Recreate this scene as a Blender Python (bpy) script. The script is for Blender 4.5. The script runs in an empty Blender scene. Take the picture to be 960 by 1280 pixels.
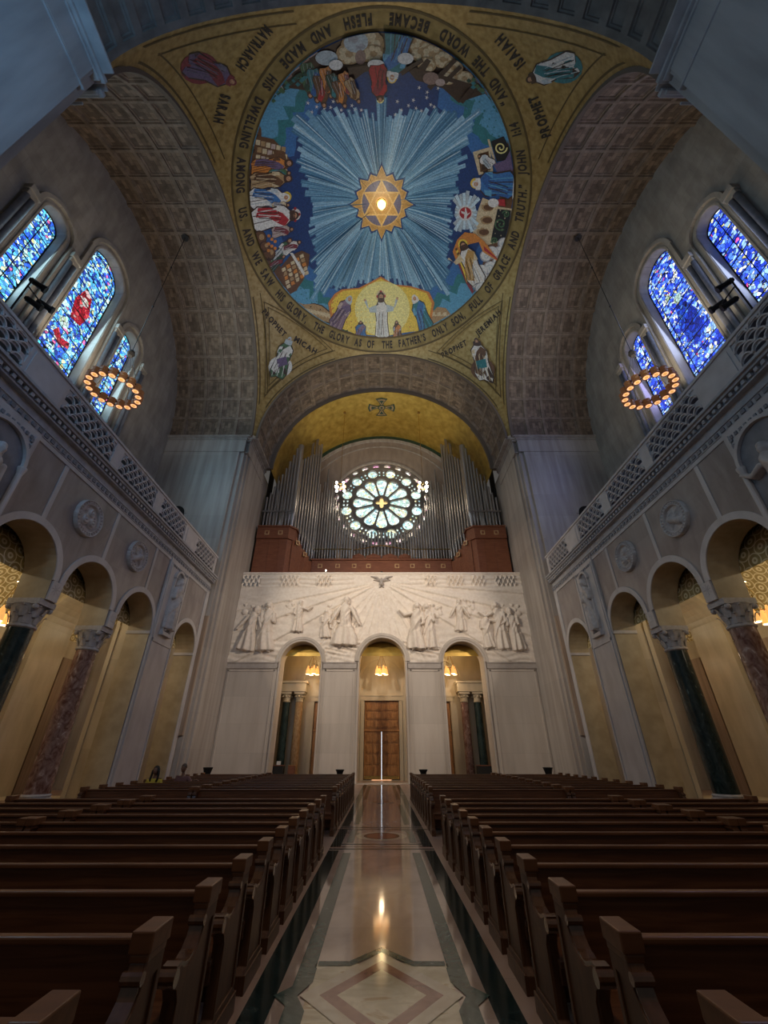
import bpy, bmesh, math, random
import numpy as np
from mathutils import Vector, Matrix
from mathutils.geometry import delaunay_2d_cdt
random.seed(7); rng = np.random.default_rng(7)
PI = math.pi
sc = bpy.context.scene
COL = sc.collection
sin, cos = math.sin, math.cos
# ------------------------------------------------------------------ survey helpers (photo point -> point on a known surface)
FPX, TH, CAMZ, PCX = 510.0, math.radians(30.4), 1.8, 477.0
CT, ST = cos(TH), sin(TH)
def ray(px, py):
    u = (px-PCX)/FPX; v = (640-py)/FPX
    return (u, CT-v*ST, ST+v*CT)
def atY(px, py, y):
    r = ray(px, py); t = y/r[1]; return (r[0]*t, y, CAMZ+r[2]*t)
def atX(px, py, x):
    r = ray(px, py); t = x/r[0]; return (x, r[1]*t, CAMZ+r[2]*t)
DC, DR = (0.0, 15.8, 24.7), 15.28
def plan(px, py):                                  # point of the sail dome, as plan coordinates about its axis
    r = ray(px, py); o = (0, -DC[1], CAMZ-DC[2])
    a = sum(i*i for i in r); b = 2*sum(i*j for i, j in zip(r, o)); c = sum(i*i for i in o)-DR*DR
    t = (-b+math.sqrt(max(0, b*b-4*a*c)))/(2*a)
    return (r[0]*t, r[1]*t-DC[1])
# ------------------------------------------------------------------ materials
MATS = {}
def mat(name, c1, c2=None, scale=(1, 1, 1), rough=.6, metal=0, noise=3.0, detail=6, bump=0.0, emit=0, ecol=None, dist=0.0, lo=.35, hi=.65, spec=.5, c3=None, coat=0, uv=False):
    m = bpy.data.materials.new(name); m.use_nodes = True
    nt = m.node_tree; N = nt.nodes; L = nt.links; b = N['Principled BSDF']
    b.inputs['Roughness'].default_value = rough; b.inputs['Metallic'].default_value = metal
    b.inputs['Specular IOR Level'].default_value = spec
    b.inputs['Coat Weight'].default_value = coat; b.inputs['Coat Roughness'].default_value = .12
    b.inputs['Base Color'].default_value = (*c1, 1)
    if c2 is not None:
        tc = N.new('ShaderNodeTexCoord'); mp = N.new('ShaderNodeMapping'); mp.inputs['Scale'].default_value = scale
        L.new(tc.outputs['UV' if uv else 'Object'], mp.inputs[0])
        nz = N.new('ShaderNodeTexNoise'); nz.inputs['Scale'].default_value = noise; nz.inputs['Detail'].default_value = detail
        nz.inputs['Distortion'].default_value = dist
        L.new(mp.outputs[0], nz.inputs['Vector'])
        cr = N.new('ShaderNodeValToRGB'); L.new(nz.outputs[0], cr.inputs[0])
        cr.color_ramp.elements[0].position = lo; cr.color_ramp.elements[0].color = (*c1, 1)
        cr.color_ramp.elements[1].position = hi; cr.color_ramp.elements[1].color = (*c2, 1)
        if c3 is not None:
            e = cr.color_ramp.elements.new(min(.99, hi+.08)); e.color = (*c3, 1)
        L.new(cr.outputs[0], b.inputs['Base Color'])
        if bump:
            bp = N.new('ShaderNodeBump'); bp.inputs['Strength'].default_value = bump; bp.inputs['Distance'].default_value = .02
            L.new(nz.outputs[0], bp.inputs['Height']); L.new(bp.outputs[0], b.inputs['Normal'])
    if emit:
        b.inputs['Emission Color'].default_value = (*(ecol or c1), 1); b.inputs['Emission Strength'].default_value = emit
    MATS[name] = m; return m
def blocks(m, bw, bh, amt=.35, mortar=.012, uv=False, axes=None, msh=.55):
    """multiply an existing material's colour by a masonry block pattern (each block its own tone)"""
    nt = m.node_tree; N = nt.nodes; L = nt.links; b = N['Principled BSDF']
    tc = N.new('ShaderNodeTexCoord'); src = tc.outputs['UV' if uv else 'Object']
    if axes:
        sp = N.new('ShaderNodeSeparateXYZ'); cb = N.new('ShaderNodeCombineXYZ'); L.new(src, sp.inputs[0])
        L.new(sp.outputs[axes[0]], cb.inputs[0]); L.new(sp.outputs[axes[1]], cb.inputs[1]); src = cb.outputs[0]
    br = N.new('ShaderNodeTexBrick'); L.new(src, br.inputs['Vector'])
    br.inputs['Scale'].default_value = 1; br.inputs['Brick Width'].default_value = bw; br.inputs['Row Height'].default_value = bh
    br.inputs['Mortar Size'].default_value = mortar; br.inputs['Mortar Smooth'].default_value = .3; br.inputs['Bias'].default_value = 0
    br.inputs['Color1'].default_value = (1, 1, 1, 1); br.inputs['Color2'].default_value = (1-amt,)*3+(1,); br.inputs['Mortar'].default_value = (msh,)*3+(1,)
    mx = N.new('ShaderNodeMix'); mx.data_type = 'RGBA'; mx.blend_type = 'MULTIPLY'; mx.inputs[0].default_value = 1
    old = b.inputs['Base Color'].links
    if old: L.new(old[0].from_socket, mx.inputs[6])
    else: mx.inputs[6].default_value = b.inputs['Base Color'].default_value
    L.new(br.outputs[0], mx.inputs[7]); L.new(mx.outputs[2], b.inputs['Base Color'])
    return m
mat('facade', (.47, .40, .335), (.55, .48, .41), (1.1, 1.1, .16), .55, noise=1.6, bump=.03)
blocks(MATS['facade'], 1.9, 1.7, .10, .008, axes=(0, 2), msh=.8)
mat('relief', (.72, .62, .52), (.80, .71, .61), (1, 1, 1), .7, noise=5, bump=.15)
mat('facade_band', (.36, .31, .27), (.42, .37, .33), (1, 1, 1), .5, noise=3)
mat('pier', (.32, .275, .24), (.45, .405, .365), (1.5, 1.5, .12), .40, noise=1.6, bump=.02)
blocks(MATS['pier'], 2.4, 1.9, .14, .008, axes=(0, 2), msh=.8)
mat('loft_wall', (.25, .19, .15), (.32, .25, .20), (1, 1, .3), .6, noise=2)
mat('pier_brown', (.25, .175, .12), (.36, .265, .20), (3, 3, .15), .4, noise=2)
mat('arcade_panel', (.25, .215, .205), (.36, .32, .305), (.9, .9, .35), .35, noise=1.6, bump=.03, dist=.6)
blocks(MATS['arcade_panel'], 1.3, 1.25, .12, .006, axes=(1, 2), msh=.8)
mat('arcade_trim', (.44, .42, .42), (.53, .51, .51), (1, 1, .4), .4, noise=2)
mat('cornice', (.33, .33, .35), (.42, .42, .44), (1, 1, 1), .5, noise=4)
mat('parapet', (.47, .44, .44), (.56, .53, .53), (1, 1, 1), .45, noise=1.5)
mat('upper_wall', (.32, .285, .24), (.43, .39, .335), (1.2, 1.2, .35), .6, noise=1.6, bump=.05)
blocks(MATS['upper_wall'], 1.6, .8, .16, .01, axes=(1, 2), msh=.75)
mat('near_pier', (.27, .27, .27), (.38, .38, .38), (1.2, 1.2, .14), .55, noise=1.2, bump=.05)
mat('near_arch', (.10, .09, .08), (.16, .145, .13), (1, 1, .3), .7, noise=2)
mat('coffer', (.165, .115, .08), (.275, .20, .145), (1, 1, 1), .8, noise=2.2, bump=.2, uv=True)
blocks(MATS['coffer'], .62, .27, .55, .014, uv=True, msh=.4)
mat('coffer_rib', (.185, .135, .10), (.27, .205, .155), (1, 1, 1), .8, noise=2, uv=True)
blocks(MATS['coffer_rib'], .55, .3, .3, .01, uv=True)
mat('gold', (.28, .185, .06), (.42, .30, .12), (1, 1, 1), .42, metal=.5, noise=3.5, detail=10, bump=.35)
mat('gold_vault', (.34, .20, .03), (.62, .41, .09), (1, 1, 1), .38, metal=.5, noise=1.6, detail=12, bump=.6, dist=.3, lo=.25, hi=.75)
mat('gold_band', (.20, .14, .045), (.30, .22, .08), (1, 1, 1), .5, metal=.4, noise=2, detail=8, bump=.2)
mat('gold_line', (.10, .065, .02), rough=.5, metal=.3)
mat('cream', (.46, .385, .27), (.56, .48, .35), (1, 1, .3), .4, noise=2)
blocks(MATS['cream'], 2.2, 1.9, .08, .006, axes=(1, 2), msh=.85)
mat('soffit', (.36, .29, .18), (.45, .37, .24), (1, 1, 1), .4, noise=2)
mat('green_marble', (.010, .020, .020), (.028, .046, .044), (1, 1, .6), .18, noise=3, dist=2.5, c3=(.16, .22, .21), lo=.4, hi=.66)
mat('rose_marble', (.13, .055, .038), (.30, .19, .155), (1, 1, .7), .2, noise=3.5, dist=2.0, c3=(.45, .36, .32), lo=.35, hi=.62)
mat('tan_marble', (.38, .22, .10), (.58, .40, .22), (1, 1, .5), .2, noise=4, dist=2)
mat('capital', (.36, .34, .34), (.46, .44, .44), (1, 1, 1), .55, noise=6, bump=.3)
mat('statue', (.40, .37, .36), (.52, .49, .48), (1, 1, 1), .5, noise=5, bump=.2)
mat('niche_dark', (.16, .165, .19), (.22, .225, .25), (1, 1, 1), .6, noise=3)
mat('dark', (.008, .007, .006), rough=.8)
mat('pew_wood', (.085, .030, .012), (.15, .058, .024), (.35, 6, 6), .36, noise=3.2, dist=1.4, bump=.06, coat=.15)
mat('pew_edge', (.115, .045, .018), (.17, .070, .030), (.6, 5, 5), .38, noise=3, coat=.08, spec=.35)
mat('pew_arm', (.075, .032, .015), (.12, .055, .027), (5, 5, 1), .2, noise=3, coat=.6)
mat('pew_end', (.075, .030, .013), (.12, .052, .024), (6, 6, .5), .42, noise=3, dist=1, coat=.05, spec=.3)
mat('kneeler_pad', (.22, .20, .18), rough=.6)
mat('organ_wood', (.15, .048, .022), (.21, .075, .035), (.5, 3, 3), .4, noise=2.5, dist=1)
mat('door_wood', (.26, .11, .03), (.42, .20, .065), (2.5, 2.5, .4), .4, noise=2.6, dist=1, bump=.05)
mat('pipe', (.34, .31, .29), (.42, .39, .37), (1, 1, .2), .34, metal=.75, noise=2)
mat('pipe_dark', (.23, .20, .18), (.30, .27, .25), (1, 1, .2), .4, metal=.6, noise=2)
mat('brass', (.62, .42, .14), rough=.25, metal=1)
mat('iron', (.03, .027, .025), rough=.5, metal=.6)
mat('fl_beige', (.36, .26, .205), (.47, .355, .29), (1, .6, 1), .07, noise=1.5, dist=1)
blocks(MATS['fl_beige'], 1.3, .95, .10, .004, axes=(0, 1), msh=.8)
mat('fl_pink', (.30, .19, .145), (.40, .275, .215), (1, .5, 1), .32, noise=1.6)
blocks(MATS['fl_pink'], 1.3, .9, .12, .006, axes=(0, 1), msh=.75)
mat('fl_black', (.008, .016, .016), (.022, .036, .034), (1, 1, 1), .14, noise=3.5, dist=2.5, spec=.07, c3=(.10, .13, .12), lo=.4, hi=.68)
mat('fl_green', (.024, .050, .042), (.060, .10, .085), (1, 1, 1), .12, noise=4, dist=2.5, spec=.12, c3=(.20, .25, .22), lo=.38, hi=.66)
mat('glass_gold', (.9, .6, .2), emit=1.3, ecol=(1, .72, .30))
mat('fl_red', (.15, .040, .030), (.24, .085, .065), (1, 1, 1), .10, noise=5, dist=1.5)
mat('fl_cream', (.46, .38, .27), (.56, .48, .36), (1, 1, 1), .10, noise=3, dist=1.5)
mat('fl_onyx', (.42, .35, .22), (.58, .50, .34), (1, 1.5, 1), .10, noise=1.8, dist=3, c3=(.36, .24, .11), lo=.35, hi=.6)
mat('lamp_warm', (1, .74, .42), emit=9, ecol=(1, .66, .32))
mat('lamp_disc', (1, .6, .35), emit=1.5, ecol=(1, .50, .26))
mat('lamp_white', (1, .9, .8), emit=14, ecol=(1, .88, .72))
mat('star_lamp', (1, .9, .7), emit=9, ecol=(1, .80, .50))
mat('amber_shade', (.22, .09, .035), rough=.4, emit=.06, ecol=(1, .40, .15))
mat('shade_glow', (.9, .45, .12), rough=.4, emit=.9, ecol=(1, .50, .14))
mat('letter', (.022, .014, .010), rough=.6)
mat('daylight', (.9, .95, 1), emit=2.6, ecol=(.80, .90, 1))
# mosaic tesserae colours
MC = dict(navy=(.016, .045, .15), blue=(.03, .10, .28), sky=(.10, .30, .45), ray1=(.055, .165, .28), ray2=(.14, .30, .43), ray3=(.28, .46, .58), ray4=(.50, .64, .70),
          white=(.62, .60, .56), grey=(.30, .30, .32), cream=(.55, .44, .27), tan=(.36, .23, .11), brown=(.12, .055, .025), dbrown=(.045, .022, .014), red=(.36, .025, .03), crimson=(.20, .03, .04),
          mauve=(.20, .13, .19), purple=(.13, .09, .17), green=(.06, .13, .06), dgreen=(.02, .055, .035), teal=(.03, .17, .19), mblue=(.04, .14, .34), orange=(.55, .20, .04), yellow=(.72, .50, .06),
          paleyellow=(.75, .66, .25), skin=(.46, .25, .14), hair=(.06, .03, .02), pink=(.42, .32, .28), pinkd=(.25, .16, .13), black=(.012, .012, .014), stargold=(.44, .25, .07), stargold2=(.58, .38, .14), lilac=(.13, .12, .17), silver=(.40, .46, .48))
for k, v in MC.items():
    mat('mosaic_'+k, tuple(c*.72 for c in v), tuple(min(1, c*1.2) for c in v), (1, 1, 1), .45, noise=9, detail=3, bump=.15, lo=.3, hi=.7)
def glass_mat(name, cols, scale=2.4, strength=1.6, lead=.035, bars=None, axes=(1, 2)):
    m = bpy.data.materials.new(name); m.use_nodes = True
    nt = m.node_tree; N = nt.nodes; L = nt.links; b = N['Principled BSDF']
    b.inputs['Base Color'].default_value = (.02, .02, .02, 1); b.inputs['Roughness'].default_value = .3
    tc = N.new('ShaderNodeTexCoord')
    nz = N.new('ShaderNodeTexNoise'); nz.inputs['Scale'].default_value = 1.7; L.new(tc.outputs['Object'], nz.inputs['Vector'])
    mxv = N.new('ShaderNodeMix'); mxv.data_type = 'VECTOR'; mxv.inputs[0].default_value = .22
    L.new(tc.outputs['Object'], mxv.inputs[4]); L.new(nz.outputs['Color'], mxv.inputs[5])
    v = N.new('ShaderNodeTexVoronoi'); v.inputs['Scale'].default_value = scale; L.new(mxv.outputs[1], v.inputs['Vector'])
    e = N.new('ShaderNodeTexVoronoi'); e.feature = 'DISTANCE_TO_EDGE'; e.inputs['Scale'].default_value = scale; L.new(mxv.outputs[1], e.inputs['Vector'])
    sp = N.new('ShaderNodeSeparateColor'); L.new(v.outputs['Color'], sp.inputs[0])
    cr = N.new('ShaderNodeValToRGB'); cr.color_ramp.interpolation = 'CONSTANT'; L.new(sp.outputs[0], cr.inputs[0])
    while len(cr.color_ramp.elements) < len(cols): cr.color_ramp.elements.new(.5)
    for i, (p, c) in enumerate(cols):
        cr.color_ramp.elements[i].position = p; cr.color_ramp.elements[i].color = (*c, 1)
    ge = N.new('ShaderNodeMath'); ge.operation = 'GREATER_THAN'; ge.inputs[1].default_value = lead; L.new(e.outputs['Distance'], ge.inputs[0])
    vr = N.new('ShaderNodeMath'); vr.operation = 'MULTIPLY_ADD'; L.new(sp.outputs[1], vr.inputs[0]); vr.inputs[1].default_value = .8; vr.inputs[2].default_value = .5
    mu = N.new('ShaderNodeMath'); mu.operation = 'MULTIPLY'; L.new(ge.outputs[0], mu.inputs[0]); L.new(vr.outputs[0], mu.inputs[1])
    ms = N.new('ShaderNodeMath'); ms.operation = 'MULTIPLY'; ms.inputs[1].default_value = strength; L.new(mu.outputs[0], ms.inputs[0])
    L.new(cr.outputs[0], b.inputs['Emission Color']); L.new(ms.outputs[0], b.inputs['Emission Strength'])
    MATS[name] = m; return m
glass_mat('glass_left', [(0, (.03, .12, .75)), (.2, (.10, .45, .95)), (.42, (.45, .85, 1)), (.6, (.02, .05, .35)), (.74, (.65, .9, .8)), (.88, (.10, .6, .75)), (.95, (.85, .8, .35)), (.98, (.8, .15, .4))], 7.0, 1.9, .055)
glass_mat('glass_right', [(0, (.02, .06, .75)), (.25, (.08, .22, .95)), (.45, (.30, .55, 1)), (.6, (.01, .03, .40)), (.72, (.75, .85, 1)), (.86, (.04, .10, .9)), (.94, (.9, .8, .35)), (.975, (.8, .1, .35))], 7.0, 1.9, .055)
glass_mat('glass_red', [(0, (.75, .02, .06)), (.45, (.5, .01, .03)), (.7, (.95, .10, .12)), (.9, (.9, .6, .6))], 5.5, 1.0, .05)
glass_mat('glass_blue', [(0, (.01, .04, .55)), (.45, (.02, .10, .85)), (.7, (.01, .02, .32)), (.9, (.10, .3, .9))], 5.5, 1.2, .05)
glass_mat('glass_pale', [(0, (.55, .8, .75)), (.4, (.85, .95, .9)), (.7, (.5, .7, .4)), (.85, (.9, .75, .3))], 5, 1.3, .05)
glass_mat('glass_rose', [(0, (.72, .90, .85)), (.3, (.80, .95, .90)), (.55, (.55, .80, .68)), (.72, (.95, .92, .62)), (.85, (.40, .70, .80)), (.95, (.9, .8, .35))], 5.5, 1.9, .03)
glass_mat('glass_rose_rim', [(0, (.95, .80, .60)), (.4, (.8, .55, .55)), (.6, (.9, .9, .8)), (.8, (.65, .3, .45))], 3.5, 2.6, .04)
def circle_pattern(m):
    """interlocking rings of pale tesserae over the aisle vaults"""
    nt = m.node_tree; N = nt.nodes; L = nt.links; b = N['Principled BSDF']
    tc = N.new('ShaderNodeTexCoord')
    fac = None
    for off in ((0, 0, 0), (.5, .5, 0)):
        mp = N.new('ShaderNodeMapping'); mp.inputs['Scale'].default_value = (1.35, 1.35, 1); mp.inputs['Location'].default_value = off
        L.new(tc.outputs['UV'], mp.inputs[0])
        fr = N.new('ShaderNodeVectorMath'); fr.operation = 'FRACTION'; L.new(mp.outputs[0], fr.inputs[0])
        sb = N.new('ShaderNodeVectorMath'); sb.operation = 'SUBTRACT'; sb.inputs[1].default_value = (.5, .5, 0); L.new(fr.outputs[0], sb.inputs[0])
        sx = N.new('ShaderNodeVectorMath'); sx.operation = 'MULTIPLY'; sx.inputs[1].default_value = (1, 1, 0); L.new(sb.outputs[0], sx.inputs[0])
        ln = N.new('ShaderNodeVectorMath'); ln.operation = 'LENGTH'; L.new(sx.outputs[0], ln.inputs[0])
        for rad, wd in ((.335, .03), (.11, .05)):
            d = N.new('ShaderNodeMath'); d.operation = 'SUBTRACT'; d.inputs[1].default_value = rad; L.new(ln.outputs['Value'], d.inputs[0])
            a = N.new('ShaderNodeMath'); a.operation = 'ABSOLUTE'; L.new(d.outputs[0], a.inputs[0])
            c = N.new('ShaderNodeMath'); c.operation = 'LESS_THAN'; c.inputs[1].default_value = wd; L.new(a.outputs[0], c.inputs[0])
            if fac is None: fac = c.outputs[0]
            else:
                mx = N.new('ShaderNodeMath'); mx.operation = 'MAXIMUM'; L.new(fac, mx.inputs[0]); L.new(c.outputs[0], mx.inputs[1]); fac = mx.outputs[0]
    mm = N.new('ShaderNodeMix'); mm.data_type = 'RGBA'; L.new(fac, mm.inputs[0])
    L.new(b.inputs['Base Color'].links[0].from_socket, mm.inputs[6]); mm.inputs[7].default_value = (.85, .74, .48, 1)
    L.new(mm.outputs[2], b.inputs['Base Color'])
mat('gold_rings', (.36, .26, .09), (.48, .36, .14), (1, 1, 1), .4, metal=.2, noise=3, detail=8, bump=.2)
circle_pattern(MATS['gold_rings'])
# ------------------------------------------------------------------ objects
def tag(o, label=None, cat=None, group=None, kind=None):
    if label: o['label'] = label
    if cat: o['category'] = cat
    if group: o['group'] = group
    if kind: o['kind'] = kind
    return o
def obj(name, bm, mats, parent=None, smooth=False, bevel=0, recalc=True, auto=None):
    if recalc: bmesh.ops.recalc_face_normals(bm, faces=bm.faces)
    me = bpy.data.meshes.new(name); bm.to_mesh(me); bm.free()
    if isinstance(mats, str): mats = [mats]
    for m in mats: me.materials.append(MATS[m])
    if smooth: me.polygons.foreach_set('use_smooth', [True]*len(me.polygons))
    o = bpy.data.objects.new(name, me); COL.objects.link(o)
    if parent: o.parent = parent
    if bevel:
        b = o.modifiers.new('b', 'BEVEL'); b.width = bevel; b.segments = 2; b.limit_method = 'ANGLE'; b.angle_limit = .6
    if auto:
        e = o.modifiers.new('e', 'EDGE_SPLIT'); e.split_angle = auto
    return o
def empty(name, loc, rz=0):
    o = bpy.data.objects.new(name, None); COL.objects.link(o); o.location = loc; o.rotation_euler = (0, 0, rz); o.empty_display_size = .2
    return o
def struct(name, bm, mats, parent=None, **k):
    o = obj(name, bm, mats, parent, **k)
    if not parent: o['kind'] = 'structure'
    return o
def copy_tree(o, parent=None):
    c = o.copy(); COL.objects.link(c); c.parent = parent
    for ch in list(o.children): copy_tree(ch, c)
    return c
def B(): return bmesh.new()
def box(bm, x0, x1, y0, y1, z0, z1, mi=0):
    if x0 > x1: x0, x1 = x1, x0
    if y0 > y1: y0, y1 = y1, y0
    v = [bm.verts.new((x, y, z)) for x in (x0, x1) for y in (y0, y1) for z in (z0, z1)]
    for f in ((0, 1, 3, 2), (4, 6, 7, 5), (0, 4, 5, 1), (2, 3, 7, 6), (0, 2, 6, 4), (1, 5, 7, 3)):
        bm.faces.new([v[i] for i in f]).material_index = mi
def inside(pts, loops):
    """even-odd test, vectorised"""
    x, y = pts[:, 0], pts[:, 1]; r = np.zeros(len(pts), bool)
    for lp in loops:
        l = np.asarray(lp, float); a = l; b = np.roll(l, -1, 0)
        for (x0, y0), (x1, y1) in zip(a, b):
            if y0 == y1: continue
            c = ((y0 > y) != (y1 > y)) & (x < (x1-x0)*(y-y0)/(y1-y0)+x0)
            r ^= c
    return r
def tri(loops, extra=()):
    vs, es = [], []
    for lp in loops:
        n0 = len(vs); vs += [Vector((float(p[0]), float(p[1]))) for p in lp]
        es += [(n0+i, n0+(i+1) % len(lp)) for i in range(len(lp))]
    vs += [Vector((float(p[0]), float(p[1]))) for p in extra]
    V, E_, F, *_ = delaunay_2d_cdt(vs, es, [], 0, 1e-5)
    P = np.array([[p.x, p.y] for p in V])
    if not F: return P, []
    cen = np.array([P[list(f)].mean(0) for f in F])
    k = inside(cen, loops)
    return P, [tuple(f) for f, q in zip(F, k) if q]
def slab(bm, loops, fa, fb, mi=0, mside=None, back=True, extra=()):
    P, F = tri(loops, extra)
    a = [bm.verts.new(fa(*p)) for p in P]; b = [bm.verts.new(fb(*p)) for p in P]
    cnt = {}
    for f in F:
        bm.faces.new([a[i] for i in f]).material_index = mi
        if back: bm.faces.new([b[i] for i in reversed(f)]).material_index = mi
        for i in range(len(f)):
            e = (f[i], f[(i+1) % len(f)]); k = tuple(sorted(e)); cnt[k] = cnt.get(k, 0)+1
    for (i, j), c in cnt.items():
        if c == 1: bm.faces.new([a[i], a[j], b[j], b[i]]).material_index = mi if mside is None else mside
    for v in [v for v in a+b if not v.link_faces]: bm.verts.remove(v)
def lathe(bm, prof, c=(0, 0, 0), n=24, mi=0, cap=True, a0=0, a1=2*PI):
    full = abs(a1-a0-2*PI) < 1e-6; m = n if full else n+1
    rings = []
    for r, z in prof:
        rings.append([bm.verts.new((c[0]+r*cos(a0+(a1-a0)*i/n), c[1]+r*sin(a0+(a1-a0)*i/n), c[2]+z)) for i in range(m)])
    for A, Q in zip(rings, rings[1:]):
        for i in range(n):
            j = (i+1) % m; bm.faces.new((A[i], A[j], Q[j], Q[i])).material_index = mi
    if cap and full:
        bm.faces.new(rings[0][::-1]).material_index = mi; bm.faces.new(rings[-1]).material_index = mi
def tube(bm, pts, r, n=8, mi=0, r2=None, closed=False):
    pts = [Vector(p) for p in pts]; rings = []; N_ = len(pts)
    for k, p in enumerate(pts):
        if closed: d = pts[(k+1) % N_]-pts[k-1]
        else: d = pts[min(k+1, N_-1)]-pts[max(k-1, 0)]
        d.normalize(); up = Vector((0, 0, 1)) if abs(d.z) < .9 else Vector((1, 0, 0))
        s = d.cross(up).normalized(); t = s.cross(d)
        rr = r if r2 is None else r+(r2-r)*k/(N_-1)
        rings.append([bm.verts.new(p+s*rr*cos(2*PI*i/n)+t*rr*sin(2*PI*i/n)) for i in range(n)])
    pr = list(zip(rings, rings[1:]))+([(rings[-1], rings[0])] if closed else [])
    for A, Q in pr:
        for i in range(n): bm.faces.new((A[i], A[(i+1) % n], Q[(i+1) % n], Q[i])).material_index = mi
    if not closed:
        bm.faces.new(rings[0][::-1]).material_index = mi; bm.faces.new(rings[-1]).material_index = mi
def ball(bm, c, r, mi=0, s=(1, 1, 1), n=12):
    v = bmesh.ops.create_uvsphere(bm, u_segments=n, v_segments=max(6, n*2//3), radius=1)['verts']
    for q in v: q.co = Vector((c[0]+q.co.x*r*s[0], c[1]+q.co.y*r*s[1], c[2]+q.co.z*r*s[2]))
    for f in {f for q in v for f in q.link_faces}: f.material_index = mi
def archloop(c, half, z0, zs, n=20):
    """an opening: jambs from z0, semicircle springing at zs"""
    return [(c-half, z0), (c+half, z0)]+[(c+half*cos(PI*i/n), zs+half*sin(PI*i/n)) for i in range(n+1)]
def rectl(x0, x1, z0, z1): return [(x0, z0), (x1, z0), (x1, z1), (x0, z1)]
def circ(cx, cy, r, n=24, ry=None, rot=0): return [(cx+r*cos(2*PI*i/n+rot), cy+(ry or r)*sin(2*PI*i/n+rot)) for i in range(n)]
def archband(bm, f, c, zs, r0, r1, d0, d1, a0=0, a1=PI, n=28, mi=0):
    """a moulding that follows an arch: f(u,z,depth) -> point"""
    R = []
    for i in range(n+1):
        a = a0+(a1-a0)*i/n
        R.append([bm.verts.new(f(c+r*cos(a), zs+r*sin(a), d)) for r, d in ((r0, d0), (r0, d1), (r1, d1), (r1, d0))])
    for A, Q in zip(R, R[1:]):
        for i in range(4): bm.faces.new((A[i], A[(i+1) % 4], Q[(i+1) % 4], Q[i])).material_index = mi
    bm.faces.new(R[0]).material_index = mi; bm.faces.new(R[-1]).material_index = mi
def barrel(name, f, r, a0, a1, t0, t1, nA, nT, mats=('coffer', 'coffer_rib'), depth=.16, rib=.20, plain=False, seg=3, parent=None):
    """coffered vault: f(angle, radius, t) -> point"""
    bm = B(); uvl = bm.loops.layers.uv.new('UVMap')
    def face(pts, mi):
        vs = [bm.verts.new(f(a, rr, t)) for a, rr, t in pts]
        fc = bm.faces.new(vs); fc.material_index = mi
        for lp, (a, rr, t) in zip(fc.loops, pts): lp[uvl].uv = (a*r, t)
    da = (a1-a0)/nA; dt = (t1-t0)/nT
    for i in range(nA):
        for j in range(nT):
            A0, A1 = a0+i*da, a0+(i+1)*da; T0, T1 = t0+j*dt, t0+(j+1)*dt
            if plain:
                for k in range(seg):
                    p, q = A0+(A1-A0)*k/seg, A0+(A1-A0)*(k+1)/seg
                    face([(p, r, T0), (q, r, T0), (q, r, T1), (p, r, T1)], 0)
                continue
            ga = rib/r/2; gt = rib/2*(1 if T1 > T0 else -1)
            al = [A0]+[A0+ga+(A1-A0-2*ga)*k/seg for k in range(seg+1)]+[A1]
            tl = [T0, T0+gt, T1-gt, T1]
            for a in range(len(al)-1):
                for t in range(3):
                    inn = (0 < a < len(al)-2) and t == 1
                    if not inn: face([(al[a], r, tl[t]), (al[a+1], r, tl[t]), (al[a+1], r, tl[t+1]), (al[a], r, tl[t+1])], 1)
            def loopat(sh, rad):
                ia, it = sh/r, sh*(1 if T1 > T0 else -1)
                b0, b1, u0, u1 = A0+ga+ia, A1-ga-ia, T0+gt+it, T1-gt-it
                al2 = [b0+(b1-b0)*k/seg for k in range(seg+1)]
                return [(a, rad, u0) for a in al2]+[(a, rad, u1) for a in reversed(al2)], al2, u0, u1
            L0, *_ = loopat(0, r); L1, *_ = loopat(.03, r+depth*.6); L2, *_ = loopat(.10, r+depth*.6); L3, al3, u0, u1 = loopat(.13, r+depth)
            for P_, Q_, mi in ((L0, L1, 1), (L1, L2, 1), (L2, L3, 1)):
                n = len(P_)
                for k in range(n): face([P_[k], P_[(k+1) % n], Q_[(k+1) % n], Q_[k]], mi)
            for k in range(seg): face([(al3[k], r+depth, u0), (al3[k+1], r+depth, u0), (al3[k+1], r+depth, u1), (al3[k], r+depth, u1)], 0)
    bmesh.ops.remove_doubles(bm, verts=bm.verts, dist=.0005)
    return struct(name, bm, list(mats), parent, smooth=False, recalc=False)
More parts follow.
